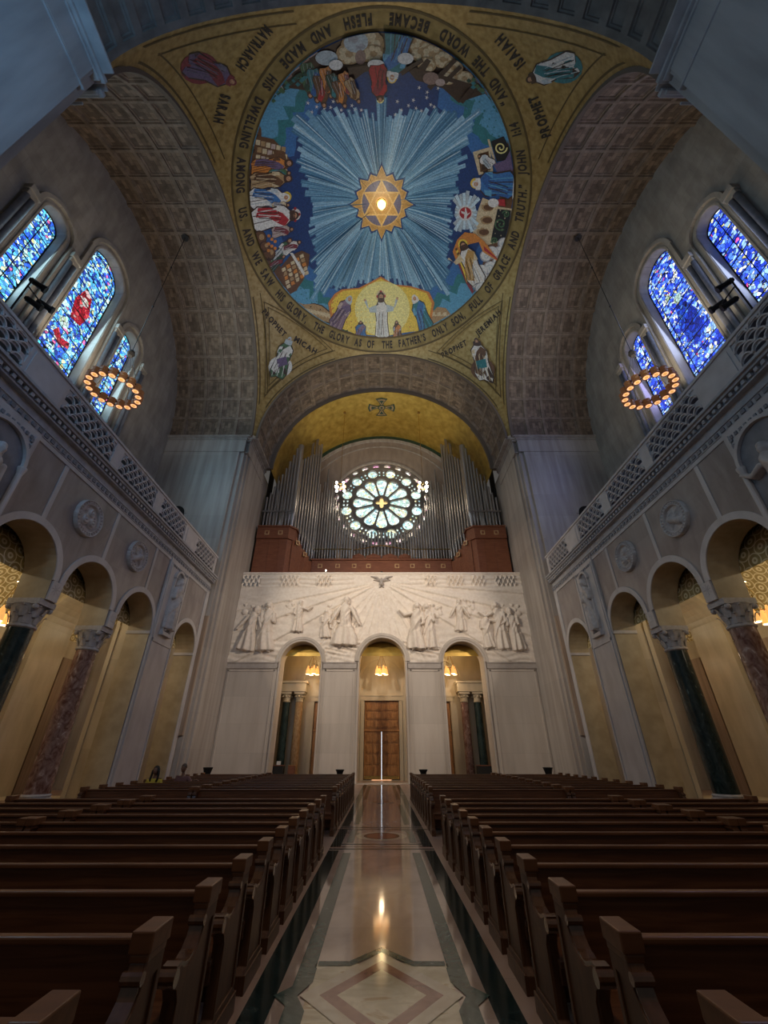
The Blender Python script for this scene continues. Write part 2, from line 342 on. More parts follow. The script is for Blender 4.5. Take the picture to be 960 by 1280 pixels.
# ------------------------------------------------------------------ carved relief (height fields with real depth)
def sd_caps(X, Z, x0, z0, x1, z1, r0, r1):
    dx, dz = x1-x0, z1-z0; l2 = dx*dx+dz*dz+1e-9
    t = np.clip(((X-x0)*dx+(Z-z0)*dz)/l2, 0, 1)
    d = np.hypot(X-x0-t*dx, Z-z0-t*dz); r = r0+(r1-r0)*t
    return np.where(d < r, np.sqrt(np.clip(1-(d/r)**2, 0, 1))*r, 0)
def fig_h(X, Z, x0, z0, x1, z1, arm=0, seed=0, flare=1.0, child=False, arms2=None, wings=False, beard=False):
    """robed standing figure: feet (x0,z0), crown (x1,z1); returns height"""
    h = math.hypot(x1-x0, z1-z0); ux, uz = (x1-x0)/h, (z1-z0)/h; sx, sz = uz, -ux
    U = ((X-x0)*sx+(Z-z0)*sz)/h; V = ((X-x0)*ux+(Z-z0)*uz)/h
    prof_v = [0, .03, .2, .45, .6, .74, .80, .84]; prof_w = [.17*flare, .18*flare, .155*flare, .115, .11, .135, .10, .045]
    W = np.interp(V, prof_v, prof_w); off = .02*np.sin(V*5+seed)
    q = (U-off)/W
    H_ = np.where((np.abs(q) < 1) & (V > -.0) & (V < .84), np.sqrt(np.clip(1-q*q, 0, 1))*(.10+.03*np.sin(seed)), 0)
    fold = np.sin(q*(7+seed % 3)+V*4*math.sin(seed)+seed)*np.clip(.75-V, 0, 1)*.030+np.sin((U*1.3-V)*26+seed)*.010*(V > .35)
    diag = np.exp(-((V-.52-U*1.6*(1 if seed % 2 else -1))/.035)**2)*.022
    H_ = np.where(H_ > .012, np.maximum(H_+fold+diag, .02), H_)
    H_ = H_*h
    def P(u, v): return (x0+(sx*u+ux*v)*h, z0+(sz*u+uz*v)*h)
    def cap(u0, v0, u1, v1, r0, r1, lift=.05):
        a, b = P(u0, v0), P(u1, v1); s = sd_caps(X, Z, *a, *b, r0*h, r1*h); return np.where(s > 0, s+lift*h, 0)
    out = H_
    out = np.maximum(out, cap(0, .80, 0, .88, .04, .035, .03))
    out = np.maximum(out, cap(0, .915, 0, .935, .058, .052, .05))            # head
    out = np.maximum(out, cap(.0, .955, .0, .955, .055, .05, .045))
    out = np.maximum(out, cap(-.045, .93, -.05, .86, .026, .022, .035)); out = np.maximum(out, cap(.045, .93, .05, .86, .026, .022, .035))   # hair
    out = np.maximum(out, cap(0, .90, 0, .92, .012, .008, .105))             # nose
    if beard: out = np.maximum(out, cap(0, .88, 0, .84, .035, .02, .07))
    A = {0: [(-.12, .74, -.13, .56), (-.13, .56, .0, .54), (.12, .74, .14, .56), (.14, .56, .03, .57)],
         1: [(.12, .75, .26, .70), (.26, .70, .38, .80), (-.12, .74, -.14, .55), (-.14, .55, -.03, .5)],
         -1: [(-.12, .75, -.26, .70), (-.26, .70, -.38, .80), (.12, .74, .14, .55), (.14, .55, .03, .5)],
         2: [(-.12, .75, -.22, .56), (-.22, .56, -.30, .42), (.12, .75, .22, .56), (.22, .56, .30, .42)],
         3: [(-.12, .74, -.13, .58), (-.13, .58, -.02, .70), (.12, .74, .13, .58), (.13, .58, .02, .70)]}[arm]
    for i, a in enumerate(A):
        out = np.maximum(out, cap(*a, .040 if i % 2 == 0 else .034, .034 if i % 2 == 0 else .022, .06))
    out = np.maximum(out, cap(-.06, .0, -.08, -.02, .03, .02, .02)); out = np.maximum(out, cap(.06, .0, .09, -.02, .03, .02, .02))
    return out
def field(bm, x0, x1, z0, z1, res, hf, f, thresh=None, mask=None, base=0.0):
    """grid height field -> mesh; f(u,z,h) -> point; faces below thresh are dropped and the rim is brought back to base"""
    nx = max(2, int(round((x1-x0)/res))+1); nz = max(2, int(round((z1-z0)/res))+1)
    xs = np.linspace(x0, x1, nx); zs = np.linspace(z0, z1, nz); X, Z = np.meshgrid(xs, zs)
    H_ = hf(X, Z); keep = np.ones(X.shape, bool) if mask is None else mask(X, Z)
    act = keep if thresh is None else (keep & (H_ > thresh))
    need = {}
    def vert(i, j):
        k = (i, j)
        if k not in need:
            hh = H_[i, j] if act[i, j] else base
            if thresh is None: hh = H_[i, j]
            need[k] = bm.verts.new(f(X[i, j], Z[i, j], hh))
        return need[k]
    for i in range(nz-1):
        for j in range(nx-1):
            s = int(act[i, j])+int(act[i+1, j])+int(act[i, j+1])+int(act[i+1, j+1])
            ok = s == 4 if thresh is None else s >= 1
            if ok: bm.faces.new((vert(i, j), vert(i, j+1), vert(i+1, j+1), vert(i+1, j)))
# ================================================================== FLOOR
bm = B()
FM = ['fl_pink', 'fl_beige', 'fl_black', 'fl_green', 'fl_red', 'fl_cream', 'fl_onyx']
def fl(loops, mi, k):
    P, F = tri(loops)
    v = [bm.verts.new((p[0], p[1], .0012*k)) for p in P]
    for f in F:
        q = bm.faces.new([v[i] for i in f]); q.material_index = mi
        if q.normal.z < 0: q.normal_flip()
def fr(x0, x1, y0, y1, mi, k): fl([[(x0, y0), (x1, y0), (x1, y1), (x0, y1)]], mi, k)
box(bm, -19, 19, -6, 38.6, -.3, 0, 0)
fr(-1.12, 1.12, -6, 32, 1, 1)
for s in (-1, 1):
    fr(s*1.12, s*.90, -6, 11.0, 2, 2); fr(s*1.12, s*.90, 11.35, 13.75, 2, 2); fr(s*1.12, s*.90, 14.2, 24, 2, 2)
    fr(s*1.12, s*.90, 24.5, 30.5, 2, 2)
for y in (11.1, 11.62): fr(-1.12, 1.12, y, y+.10, 2, 3)
for y in (13.62, 13.95): fr(-1.12, 1.12, y, y+.10, 2, 3)
fr(-8.2, -1.12, 13.62, 13.72, 4, 3); fr(1.12, 8.2, 13.62, 13.72, 4, 3)
for y in (11.36, ): fr(-1.12, 1.12, y, y+.06, 4, 3)
def panel_run(y0, y1, yd):
    """green-framed panel, its end stepping round the diamond at yd"""
    for s in (-1, 1):
        fr(s*.79, s*.63, y0, y1, 3, 4)
def diamond(yc, n=0):
    hw, hh = .86, .80
    fr(-.64, .64, yc-.62, yc+.62, 6, 4)
    for s in (-1, 1):          # green chevrons left and right
        fl([[(s*.62, yc+.52), (s*.79, yc+.52), (s*.79, yc+.16), (s*.92, yc+.0), (s*.79, yc-.16), (s*.79, yc-.9), (s*.62, yc-.9), (s*.62, yc-.24), (s*.72, yc+.0), (s*.62, yc+.24)]], 3, 6)
    fl([[(-.62, yc+.56), (-.30, yc+.56), (0, yc+.86), (.30, yc+.56), (.62, yc+.56), (.62, yc+.66), (.32, yc+.66), (0, yc+1.0), (-.32, yc+.66), (-.62, yc+.66)]], 3, 6)
    fl([[(-.62, yc-.56), (-.30, yc-.56), (0, yc-.86), (.30, yc-.56), (.62, yc-.56), (.62, yc-.66), (.32, yc-.66), (0, yc-1.0), (-.32, yc-.66), (-.62, yc-.66)]], 3, 6)
    def dia(a, b): return [(0, yc-b), (a, yc), (0, yc+b), (-a, yc)]
    fl([dia(.70, .86), dia(.53, .67)], 5, 7); fl([dia(.53, .67), dia(.38, .48)], 4, 7); fl([dia(.38, .48)], 6, 7)
diamond(5.08)
for s in (-1, 1):
    fr(s*.79, s*.63, 5.58, 10.75, 3, 4); fr(s*.79, s*.63, -6, 4.2, 3, 4); fr(s*.80, s*.64, 14.6, 19.5, 3, 4)
    fr(s*.80, s*.64, 11.85, 13.5, 3, 4)
fr(-.60, .60, 11.95, 13.4, 1, 3)
def ring(cx, cy, r0, r1, mi, k): fl([circ(cx, cy, r1, 40), circ(cx, cy, r0, 40)], mi, k)
fl([circ(0, 12.68, .44, 40)], 4, 6); ring(0, 12.68, .44, .62, 5, 6); ring(0, 12.68, .36, .44, 2, 7); fl([circ(0, 12.68, .36, 40)], 4, 7)
ring(0, 20.5, .38, .52, 5, 6); fl([circ(0, 20.5, .38, 30)], 4, 6)
for s in (-1, 1): fr(s*.80, s*.64, 21.6, 29.5, 3, 4)
struct('floor', bm, FM, recalc=False)
# ================================================================== ARCADES, GALLERIES, SIDE BAYS
AX, AB = 11.7, 12.84
cA, cB, cC, cD, AR, ZS = 12.25, 15.75, 19.35, 24.75, 1.45, 7.05
for s in (-1, 1):
    side = 'left' if s < 0 else 'right'
    def f(d): return lambda u, v, s=s: (s*(AX+d), u, v)
    def g(u, v, d, s=s): return (s*(AX+d), u, v)
    hole = [(cA-AR, .02), (cC+AR, .02)]
    def arc(c, n=20): return [(c+AR*cos(PI*i/n), ZS+AR*sin(PI*i/n)) for i in range(n+1)]
    hole += arc(cC)+[(17.86, 6.35), (17.24, 6.35)]+arc(cB)+[(14.26, 6.35), (13.74, 6.35)]+arc(cA)
    bm = B()
    slab(bm, [rectl(-6, 26.6, 0, 12.1), hole, archloop(cD, AR, .02, ZS)], f(0), f(AB-AX), 0, 1)
    w = struct('wall_'+side, bm, ['arcade_panel', 'soffit'])
    bm = B()                                                            # pale dressings
    for c in (cA, cB, cC, cD): archband(bm, g, c, ZS, AR, AR+.26, -.05, .0)
    for c in (cA, cB, cC): box(bm, s*(AX-.03), s*AX, c-.10, c+.10, ZS+AR+.24, 10.95)
    for c in (14.0, 17.55): box(bm, s*(AX-.07), s*AX, c-.25, c+.25, 6.36, 7.04)
    box(bm, s*(AX-.04), s*AX, 10.5, 26.6, 10.95, 11.12)
    for y0, y1 in ((8.15, 10.72), (20.86, 23.24)):                       # great pilasters
        box(bm, s*(AX-.10), s*AX, y0, y1, 0, 11.1)
        for a in (y0+.12, y1-.22): box(bm, s*(AX-.14), s*(AX-.10), a, a+.10, 0, 10.9)
    box(bm, s*(AX-.14), s*(AX-.1), 20.98, 23.12, 6.62, 6.80)
    box(bm, s*(AX-.06), s*AX, 26.2, 26.6, 0, 11.1)
    box(bm, s*(AX-.05), s*(AB+.02), 20.75, 20.95, 6.9, 7.06); box(bm, s*(AX-.05), s*(AB+.02), 23.15, 23.35, 6.9, 7.06); box(bm, s*(AX-.05), s*(AB+.02), 26.15, 26.4, 6.9, 7.06)
    obj('arch_dressing', bm, 'arcade_trim', w, bevel=.012)
    # entablature
    bm = B()
    box(bm, s*(AX-.06), s*AX, -6, 26.6, 11.12, 11.36)
    box(bm, s*(AX-.10), s*AX, -6, 26.6, 11.36, 11.42); box(bm, s*(AX-.03), s*AX, -6, 26.6, 11.42, 11.72)
    box(bm, s*(AX-.24), s*AX, -6, 26.6, 11.72, 11.78); box(bm, s*(AX-.34), s*AX, -6, 26.6, 11.96, 12.06); box(bm, s*(AX-.42), s*(AX+.1), -6, 26.6, 12.06, 12.16)
    y = 3.0
    while y < 26.5:
        box(bm, s*(AX-.30), s*AX, y, y+.13, 11.80, 11.93); y += .26
    y = 3.0
    while y < 26.5:
        box(bm, s*(AX-.10), s*AX, y, y+.17, 11.17, 11.30, 1); y += .3
    box(bm, s*(AX-.2), s*AX, -6, 26.6, 11.78, 11.96, 1)
    for (p, q) in ((8.35, 10.5), (21.05, 23.05)):
        y = p
        while y < q: box(bm, s*(AX-.14), s*(AX-.1), y, y+.10, 10.72, 10.84, 1); y += .2
    for c in (8.42, 10.46):
        z = 8.7
        while z < 10.7: box(bm, s*(AX-.15), s*(AX-.1), c-.05, c+.05, z, z+.13, 1); z += .24
    o = struct('trim_%d' % (1 if s < 0 else 2), bm, ['cornice', 'niche_dark'])
    # gallery floor and parapet
    bm = B(); box(bm, s*AB, s*18.4, -6, 26.6, 11.9, 12.2); struct('floor', bm, 'cornice')
    bm = B()
    GR = [(5.6, 8.95), (10.8, 13.95), (14.55, 17.7), (18.4, 21.35), (23.1, 26.2)]
    slab(bm, [rectl(-6, 26.5, 12.16, 13.6)]+[rectl(a, b, 12.42, 13.44) for a, b in GR], f(-.10), f(.14))
    box(bm, s*(AX-.16), s*(AX+.2), -6, 26.55, 13.56, 13.68)
    for a, b in ((9.0, 10.75), (21.5, 22.95)): box(bm, s*(AX-.13), s*(AX-.10), a+.1, b-.1, 12.4, 13.4)
    struct('trim_%d' % (3 if s < 0 else 4), bm, 'parapet', bevel=.01)
    for gi, (a, b) in enumerate(GR):
        bm = B(); holes = []
        rows = 4; rh = (13.44-12.42)/rows; n = int((b-a)/.43); cw = (b-a)/n
        for r in range(rows):
            for k in range(n+(r % 2)):
                cx = a+cw*(k+.5-(.5 if r % 2 else 0)); z0 = 12.42+rh*r+.035
                hw = cw*.40
                if cx-hw < a+.02 or cx+hw > b-.02: continue
                holes.append([(cx-hw, z0), (cx+hw, z0), (cx+hw, z0+rh*.35)]+[(cx+hw*cos(PI*i/6), z0+rh*.35+rh*.42*sin(PI*i/6)) for i in range(1, 6)]+[(cx-hw, z0+rh*.35)])
        slab(bm, [rectl(a, b, 12.42, 13.44)]+holes, f(-.05), f(.16), 0, 1)
        for hl in holes:                                               # raised scallop rims
            cx = sum(p[0] for p in hl[:2])/2; z0 = hl[0][1]
            archband(bm, g, cx, z0+rh*.35, cw*.40, cw*.50, -.12, -.05, n=8)
        o = obj('pierced_grille', bm, ['parapet', 'niche_dark'])
        place = ['nearest the camera', 'above the nearest arch', 'above the two column arches', 'above the third arch', 'at the far end by the corner pier'][gi]
        tag(o, 'stone scale-pattern grille in the %s gallery parapet, %s' % (side, place), 'grille', 'pierced stone grilles of the %s gallery' % side)
    # columns
    for y, m, txt in ((13.98, 'green_marble' if s < 0 else 'rose_marble', 'nearer'), (17.58, 'rose_marble' if s < 0 else 'green_marble', 'farther')):
        X = s*12.27
        t = empty('marble_column', (X, y, 0))
        mname = 'dark green' if 'green' in m else 'mottled rose'
        tag(t, '%s marble column, the %s of the two in the %s arcade' % (mname, txt, side), 'column', 'marble columns of the side arcades')
        bm = B(); box(bm, -.52, .52, -.52, .52, 0, .22); lathe(bm, [(.50, .22), (.53, .28), (.50, .36), (.44, .39), (.47, .45), (.42, .5)], n=28); obj('column_base', bm, 'capital', t, auto=.7)
        bm = B(); lathe(bm, [(.41, .5), (.40, 2.2), (.375, 5.4)], n=32); obj('shaft', bm, m, t, smooth=True, auto=.7)
        bm = B(); lathe(bm, [(.38, 5.38), (.43, 5.42), (.43, 5.47), (.38, 5.52), (.38, 5.9), (.46, 6.12), (.5, 6.18)], n=24)
        box(bm, -.56, .56, -.40, .40, 6.16, 6.36)
        for ti, (zz, rr, hh, nn) in enumerate(((5.52, .40, .34, 8), (5.74, .43, .38, 8))):
            for k in range(nn):
                a = 2*PI*(k+.5*ti)/nn; d = Vector((cos(a), sin(a), 0)); tt = Vector((-sin(a), cos(a), 0))
                pr = [(0, 0, .10), (.04, .5, .12), (.09, .85, .09), (.15, 1.0, .05), (.15, .9, .03)]
                pv = None
                for dr, fz, wd in pr:
                    c = d*(rr+dr); z = zz+hh*fz
                    cur = [bm.verts.new(c+tt*wd+Vector((0, 0, z))), bm.verts.new(c*1.06+Vector((0, 0, z))), bm.verts.new(c-tt*wd+Vector((0, 0, z)))]
                    if pv:
                        for q in (0, 1): bm.faces.new((pv[q], pv[q+1], cur[q+1], cur[q]))
                    pv = cur
        for sx in (-1, 1):
            for sy in (-1, 1): ball(bm, (sx*.46, sy*.34, 6.08), .10, n=8)
        obj('capital', bm, 'capital', t, auto=.7)
        bm = B()                                                       # incised sign on the impost block
        fx = -s*(12.27-AX+.06); r_ = .2
        if y < 15:
            for a in (0, PI/3, -PI/3) if False else (PI/2, PI/4, -PI/4, 0):
                dy, dz = cos(a)*r_, sin(a)*r_
                tube(bm, [(fx, -dy, 6.78-dz), (fx, dy, 6.78+dz)], .018, 6)
        else:
            tube(bm, [(fx, -.12, 6.92), (fx, -.12, 6.62), (fx, .12, 6.62), (fx, .12, 6.92)], .018, 6); tube(bm, [(fx, 0, 6.98), (fx, 0, 6.7)], .018, 6)
        obj('carved_sign', bm, 'capital', t)
    # carved roundels
    for y, zc, kind in ((14.12, 9.78, 'nearer'), (17.86, 9.82, 'farther')):
        bm = B(); R_ = .74; sd = int(y*10)+(3 if s > 0 else 0)
        def hf(X, Z, y=y, zc=zc, R_=R_, sd=sd):
            r = np.hypot(X-y, Z-zc); a = np.arctan2(Z-zc, X-y)
            h = np.where(r > R_*.74, .045+.035*(np.cos(a*30) > 0)*((r > R_*.80) & (r < R_*.92)), 0)
            h = np.maximum(h, .10*np.exp(-((r-R_*.97)/.04)**2)); h = np.maximum(h, .09*np.exp(-((r-R_*.76)/.03)**2))
            inn = np.zeros_like(r)
            rg = np.random.default_rng(sd)
            if sd % 2:
                for k in range(3):
                    cc = (y+.23*cos(PI/2+k*2.09), zc+.23*sin(PI/2+k*2.09)); inn = np.maximum(inn, sd_caps(X, Z, *cc, *cc, .24, .24)*.5); rr = np.hypot(X-cc[0], Z-cc[1]); inn += .02*np.sin(rr*60)*(rr < .22)
            else:
                inn = np.maximum(inn, sd_caps(X, Z, y-.28, zc-.22, y+.2, zc+.05, .15, .17)*.8); inn = np.maximum(inn, sd_caps(X, Z, y+.18, zc+.1, y+.1, zc+.34, .09, .08)*1.1)
                inn = np.maximum(inn, sd_caps(X, Z, y-.1, zc+.05, y-.3, zc+.36, .10, .04)); inn = np.maximum(inn, sd_caps(X, Z, y+.2, zc-.1, y+.36, zc-.3, .07, .04))
                inn += .012*np.sin((X+Z)*55)*(inn > 0)
            for k in range(10):
                a_ = rg.uniform(0, 6.28); q = rg.uniform(.1, .44); x1 = y+q*cos(a_); z1 = zc+q*sin(a_)
                inn = np.maximum(inn, sd_caps(X, Z, x1, z1, x1+rg.uniform(-.14, .14), z1+rg.uniform(-.14, .14), .045, .025))
            return np.where(r < R_, h+np.where(r < R_*.72, inn*.8+.01, 0), 0)
        field(bm, y-R_, y+R_, zc-R_, zc+R_, .02, hf, lambda u, v, h, s=s: (s*(AX-h*1.7), u, v), thresh=.004)
        o = obj('carved_roundel', bm, 'statue', smooth=True)
        tag(o, 'round carved stone medallion on the %s arcade wall, the %s of the two' % (side, kind), 'medallion', 'carved roundels of the side arcades')
    # statues in niches
    for (yc, z0, z1, half, txt, nb) in ((22.05, 7.35, 10.35, .42, 'slender carved saint on the far pilaster of the %s arcade', 0), (9.55, 7.2, 10.0, .95, 'large seated-looking carved figure in the round-headed niche at the %s edge', 1)):
        bm = B()
        nl = archloop(yc, half, z0-(.2 if nb == 0 else .1), z1-half*.4)
        slab(bm, [nl], lambda u, v, s=s: (s*(AX-.145), u, v), lambda u, v, s=s: (s*(AX-.11), u, v))
        nch = obj('niche_back', bm, 'niche_dark', w)
        bm = B(); archband(bm, g, yc, z1-half*.4, half, half+.12, -.26, -.10, n=20)
        for q in (-1, 1):
            if nb: lathe(bm, [(.09, 6.9), (.09, z1-half*.4-.25), (.14, z1-half*.4-.05), (.14, z1-half*.4)], (s*(AX-.20), yc+q*(half+.06), 0), 12)
            else: box(bm, s*(AX-.22), s*(AX-.1), yc+q*half-.04, yc+q*half+.04, z0-.2, z1-half*.4)
        box(bm, s*(AX-.3), s*(AX-.1), yc-half-.1, yc+half+.1, z0-.3, z0-.12)
        obj('niche_frame', bm, 'arcade_trim', w)
        bm = B()
        hh = z1-z0
        def hf(X, Z, yc=yc, z0=z0, z1=z1, nb=nb, s=s): return fig_h(X, Z, yc, z0+.05, yc+.02, z1-(.05 if nb == 0 else .15), arm=3 if nb == 0 else (1 if s > 0 else -1), seed=3+nb*4+(s > 0), flare=.95 if nb == 0 else 1.6, beard=True)
        field(bm, yc-half*1.2, yc+half*1.2, z0-.12, z1+.1, .028, hf, lambda u, v, h, s=s: (s*(AX-.14-h*1.1), u, v), thresh=.01)
        o = obj('carved_saint', bm, 'statue', smooth=True)
        tag(o, txt % side, 'statue', 'saints on the arcade pilasters')
    # the aisle behind the arcade
    bm = B()
    box(bm, s*17.9, s*18.4, -6, 26.6, 0, 11.9)
    for (a, b) in ((9.0, 10.4), (20.9, 23.1)):
        slab(bm, [rectl(12.84, 17.9, 0, 10.6), archloop(15.4, 1.9, .02, 7.35)], lambda u, v, a=a, s=s: (s*u, a, v), lambda u, v, b=b, s=s: (s*u, b, v))
    for (a, b) in ((9.0, 10.4), (20.9, 23.1)):
        archband(bm, lambda u, v, d, s=s, a=a: (s*u, a+d, v), 15.4, 7.35, 1.9, 2.08, -.06, 0, n=20)
        for q in (13.4, 17.4): box(bm, s*(q-.1), s*(q+.1), a-.06, a, 0, 7.35)
    struct('wall_aisle_'+side, bm, 'cream')
    bm = B()
    for c in (cA, cB, cC, cD):
        lo, hi = {cA: (10.7, 13.6), cB: (14.3, 17.2), cC: (17.9, 20.9), cD: (23.1, 26.6)}[c]
        box(bm, s*17.6, s*17.9, lo+.5, hi-.5, 0, 6.3)
    struct('trim_%d' % (5 if s < 0 else 6), bm, 'pier_brown')
    barrel('ceiling_aisle_'+side, lambda a, r, t, s=s: (s*15.37+r*cos(a), t, 7.3+r*sin(a)), 2.53, 0, PI, -2, 26.6, 10, 14, ('gold_rings',), plain=True, seg=2)
    # ---- upper window wall
    XW = 18.0
    def h(d): return lambda u, v, s=s: (s*(XW+d), u, v)
    def hg(u, v, d, s=s): return (s*(XW+d), u, v)
    rb = 10.95
    outl = [(15.8-rb, 12.2), (15.8+rb, 12.2)]+[(15.8+rb*cos(PI*i/40), 24.7+rb*sin(PI*i/40)) for i in range(41)]
    WN = [(11.35, .80, 26.9), (15.35, 1.48, 28.95), (19.2, .85, 27.0)]
    bm = B(); slab(bm, [outl]+[archloop(c, hf_, 15.5, zs) for c, hf_, zs in WN], h(0), h(.75)); struct('wall_%s_upper' % side, bm, 'upper_wall')
    bm = B()
    for c, hf_, zs in WN:
        archband(bm, hg, c, zs, hf_+.02, hf_+.16, -.05, .05, n=24); archband(bm, hg, c, zs, hf_+.34, hf_+.60, -.20, 0, n=24)
        for q in (-1, 1): box(bm, s*(XW-.2), s*XW, c+q*(hf_+.36), c+q*(hf_+.56), 12.2, zs)
        for q in (-1, 1): box(bm, s*(XW-.05), s*XW, c+q*(hf_+.02), c+q*(hf_+.14), 12.2, zs)
    for c in (9.75, 13.02, 17.60, 20.85): box(bm, s*(XW-.42), s*XW, c-.36, c+.36, 26.2, 26.6); box(bm, s*(XW-.34), s*XW, c-.3, c+.3, 25.9, 26.2)
    struct('trim_%d' % (7 if s < 0 else 8), bm, 'upper_wall', bevel=.03)
    bm = B()
    for c in (9.75, 13.02, 17.60, 20.85):
        for q in (-.16, .16): lathe(bm, [(.15, 12.2), (.15, 25.9)], (s*(XW-.2), c+q, 0), 14)
    struct('trim_%d' % (9 if s < 0 else 10), bm, 'niche_dark', smooth=True)
    gm = 'glass_left' if s < 0 else 'glass_right'; gc = 'glass_red' if s < 0 else 'glass_blue'
    for wi, (c, hf_, zs) in enumerate(WN):
        bm = B(); gd = .62
        loop = archloop(c, hf_, 15.5, zs)
        slab(bm, [loop], h(gd), h(gd+.03), 0, back=False)
        if wi == 1:                                     # central figures in the big lights
            if s < 0:
                els = [([(15.1, 24.2), (15.9, 24.4), (16.1, 25.6), (15.7, 26.8), (15.1, 27.0), (14.8, 25.6)], 1), ([(14.7, 22.4), (15.3, 22.0), (16.0, 22.4), (15.9, 22.8), (15.3, 22.5), (14.9, 22.9)], 1), (circ(15.45, 26.1, .3, 12), 2), (circ(15.0, 23.5, .35, 12), 2)]
            else:
                els = [([(14.9, 22.8), (15.9, 22.6), (16.2, 24.6), (15.7, 26.0), (15.1, 26.0), (14.7, 24.4)], 1), (circ(15.35, 26.4, .30, 12), 2), (circ(15.9, 27.2, .25, 12), 2)]
            for lp, mi in els: slab(bm, [lp], h(gd-.015), h(gd-.005), mi, back=False)
        gl = struct('window_%d' % (wi+1+(0 if s < 0 else 3)), bm, [gm, gc, 'glass_pale'])
        bm = B()                                        # lead bars
        z = 16.2
        while z < zs+hf_-.2:
            hw = hf_ if z < zs else math.sqrt(max(0, hf_**2-(z-zs)**2)); tube(bm, [(s*(XW+gd-.03), c-hw, z), (s*(XW+gd-.03), c+hw, z)], .028, 6); z += .98
        for q in ((-.5, .5) if wi != 1 else (-.78, .78)):
            zt = zs+math.sqrt(max(0, hf_**2-(q*hf_*.9)**2)) if wi != 1 else zs
            qq = q*hf_ if wi == 1 else 0
            tube(bm, [(s*(XW+gd-.03), c+qq, 15.6), (s*(XW+gd-.03), c+qq, zt)], .025, 6)
            if wi != 1: break
        if wi == 1: tube(bm, [(s*(XW+gd-.03), c+.78*hf_*cos(PI*i/16), zs+.78*hf_*sin(PI*i/16)) for i in range(17)], .025, 6)
        tube(bm, [(s*(XW+gd-.03), p[0], p[1]) for p in archloop(c, hf_-.02, 15.52, zs)], .035, 6, closed=True)
        obj('glazing_bars', bm, 'dark', gl)
    # side vault
    barrel('ceiling_vault_'+side, lambda a, r, t, s=s: (s*t, 15.8+r*cos(a), 24.7+r*sin(a)), 10.6, 0, PI, 11.0, 18.3, 18, 5)
    # far pier, with the loft's side wall
    def poly(pts, z0, z1, m, nm, s=s, bev=0, par=None):
        bm = B(); slab(bm, [pts], lambda u, v: (s*u, v, z0), lambda u, v: (s*u, v, z1)); return struct(nm, bm, m, par, bevel=bev)
    pl = [(18.6, 26.6), (11.78, 26.6), (11.78, 26.78), (11.42, 26.78), (11.42, 27.0), (11.25, 27.0), (11.25, 27.4), (11.12, 27.4), (11.12, 31.3), (11.3, 31.3), (11.3, 38.0), (18.6, 38.0)]
    pw = poly(pl, 0, 24.75, 'pier', 'wall_pier_'+side)
    bm = B(); box(bm, s*11.80, s*11.42, 26.60, 26.76, 2.6, 9.5); obj('marble_strip', bm, 'pier_brown', pw)
    bm = B()
    for z0, z1, e in ((23.2, 23.3, .05), (24.42, 24.55, .10), (24.55, 24.75, .2)):
        box(bm, s*(11.42-e), s*18.3, 26.6-e, 26.62, z0, z1); box(bm, s*(11.12-e), s*11.45, 26.8-e, 31.5, z0, z1)
    box(bm, s*10.48, s*11.3, 26.7, 31.3, 24.66, 24.76); box(bm, s*11.0, s*18.3, 26.3, 26.7, 24.66, 24.76)
    box(bm, s*(11.38), s*18.3, 26.56, 26.6, 23.3, 24.42); box(bm, s*11.08, s*11.14, 26.8, 31.3, 23.3, 24.42)
    box(bm, s*11.02, s*11.12, 26.74, 27.5, 0, 24.5) if False else None
    obj('frieze', bm, 'arcade_trim' if False else 'pier', pw, bevel=.02)
    bm = B(); slab(bm, [archloop(s*15.5, .62, 12.2, 17.3)], lambda u, v: (u, 26.58, v), lambda u, v: (u, 26.62, v)); obj('doorway', bm, 'dark', pw)  # flat black sheet paints the darkness inside the doorway
    bm = B(); archband(bm, lambda u, v, d: (u, 26.6+d, v), s*15.5, 17.3, .62, .78, -.05, 0); obj('doorway_frame', bm, 'pier', pw)
    bm = B(); slab(bm, [archloop(34.4, .75, 16, 26.9)], lambda u, v: (s*11.26, u, v), lambda u, v: (s*11.31, u, v)); obj('loft_opening', bm, 'dark', pw)  # black sheet on the wall stands for the dark beyond the opening
    # near pier
    pn = [(18.6, 5.2), (11.75, 5.2), (11.75, 5.0), (11.3, 5.0), (11.3, 4.7), (11.12, 4.7), (11.12, -6), (18.6, -6)]
    pw = poly([(a, b+.3) for a, b in pn], 12.2, 24.75, 'near_pier', 'wall_pier_'+side)
    bm = B()
    for z0, z1, e in ((23.0, 23.1, .06), (24.35, 24.5, .12), (24.5, 24.75, .24)):
        box(bm, s*(11.42-e), s*18.3, 5.48, 5.5+e, z0, z1); box(bm, s*(11.12-e), s*11.45, -6, 5.1+e, z0, z1)
    box(bm, s*10.48, s*11.3, -6, 5.1, 24.66, 24.78); box(bm, s*11.0, s*18.3, 5.1, 5.6, 24.66, 24.78)
    box(bm, s*11.06, s*11.14, -6, 4.9, 23.1, 24.35)
    obj('frieze', bm, 'near_pier', pw, bevel=.02)
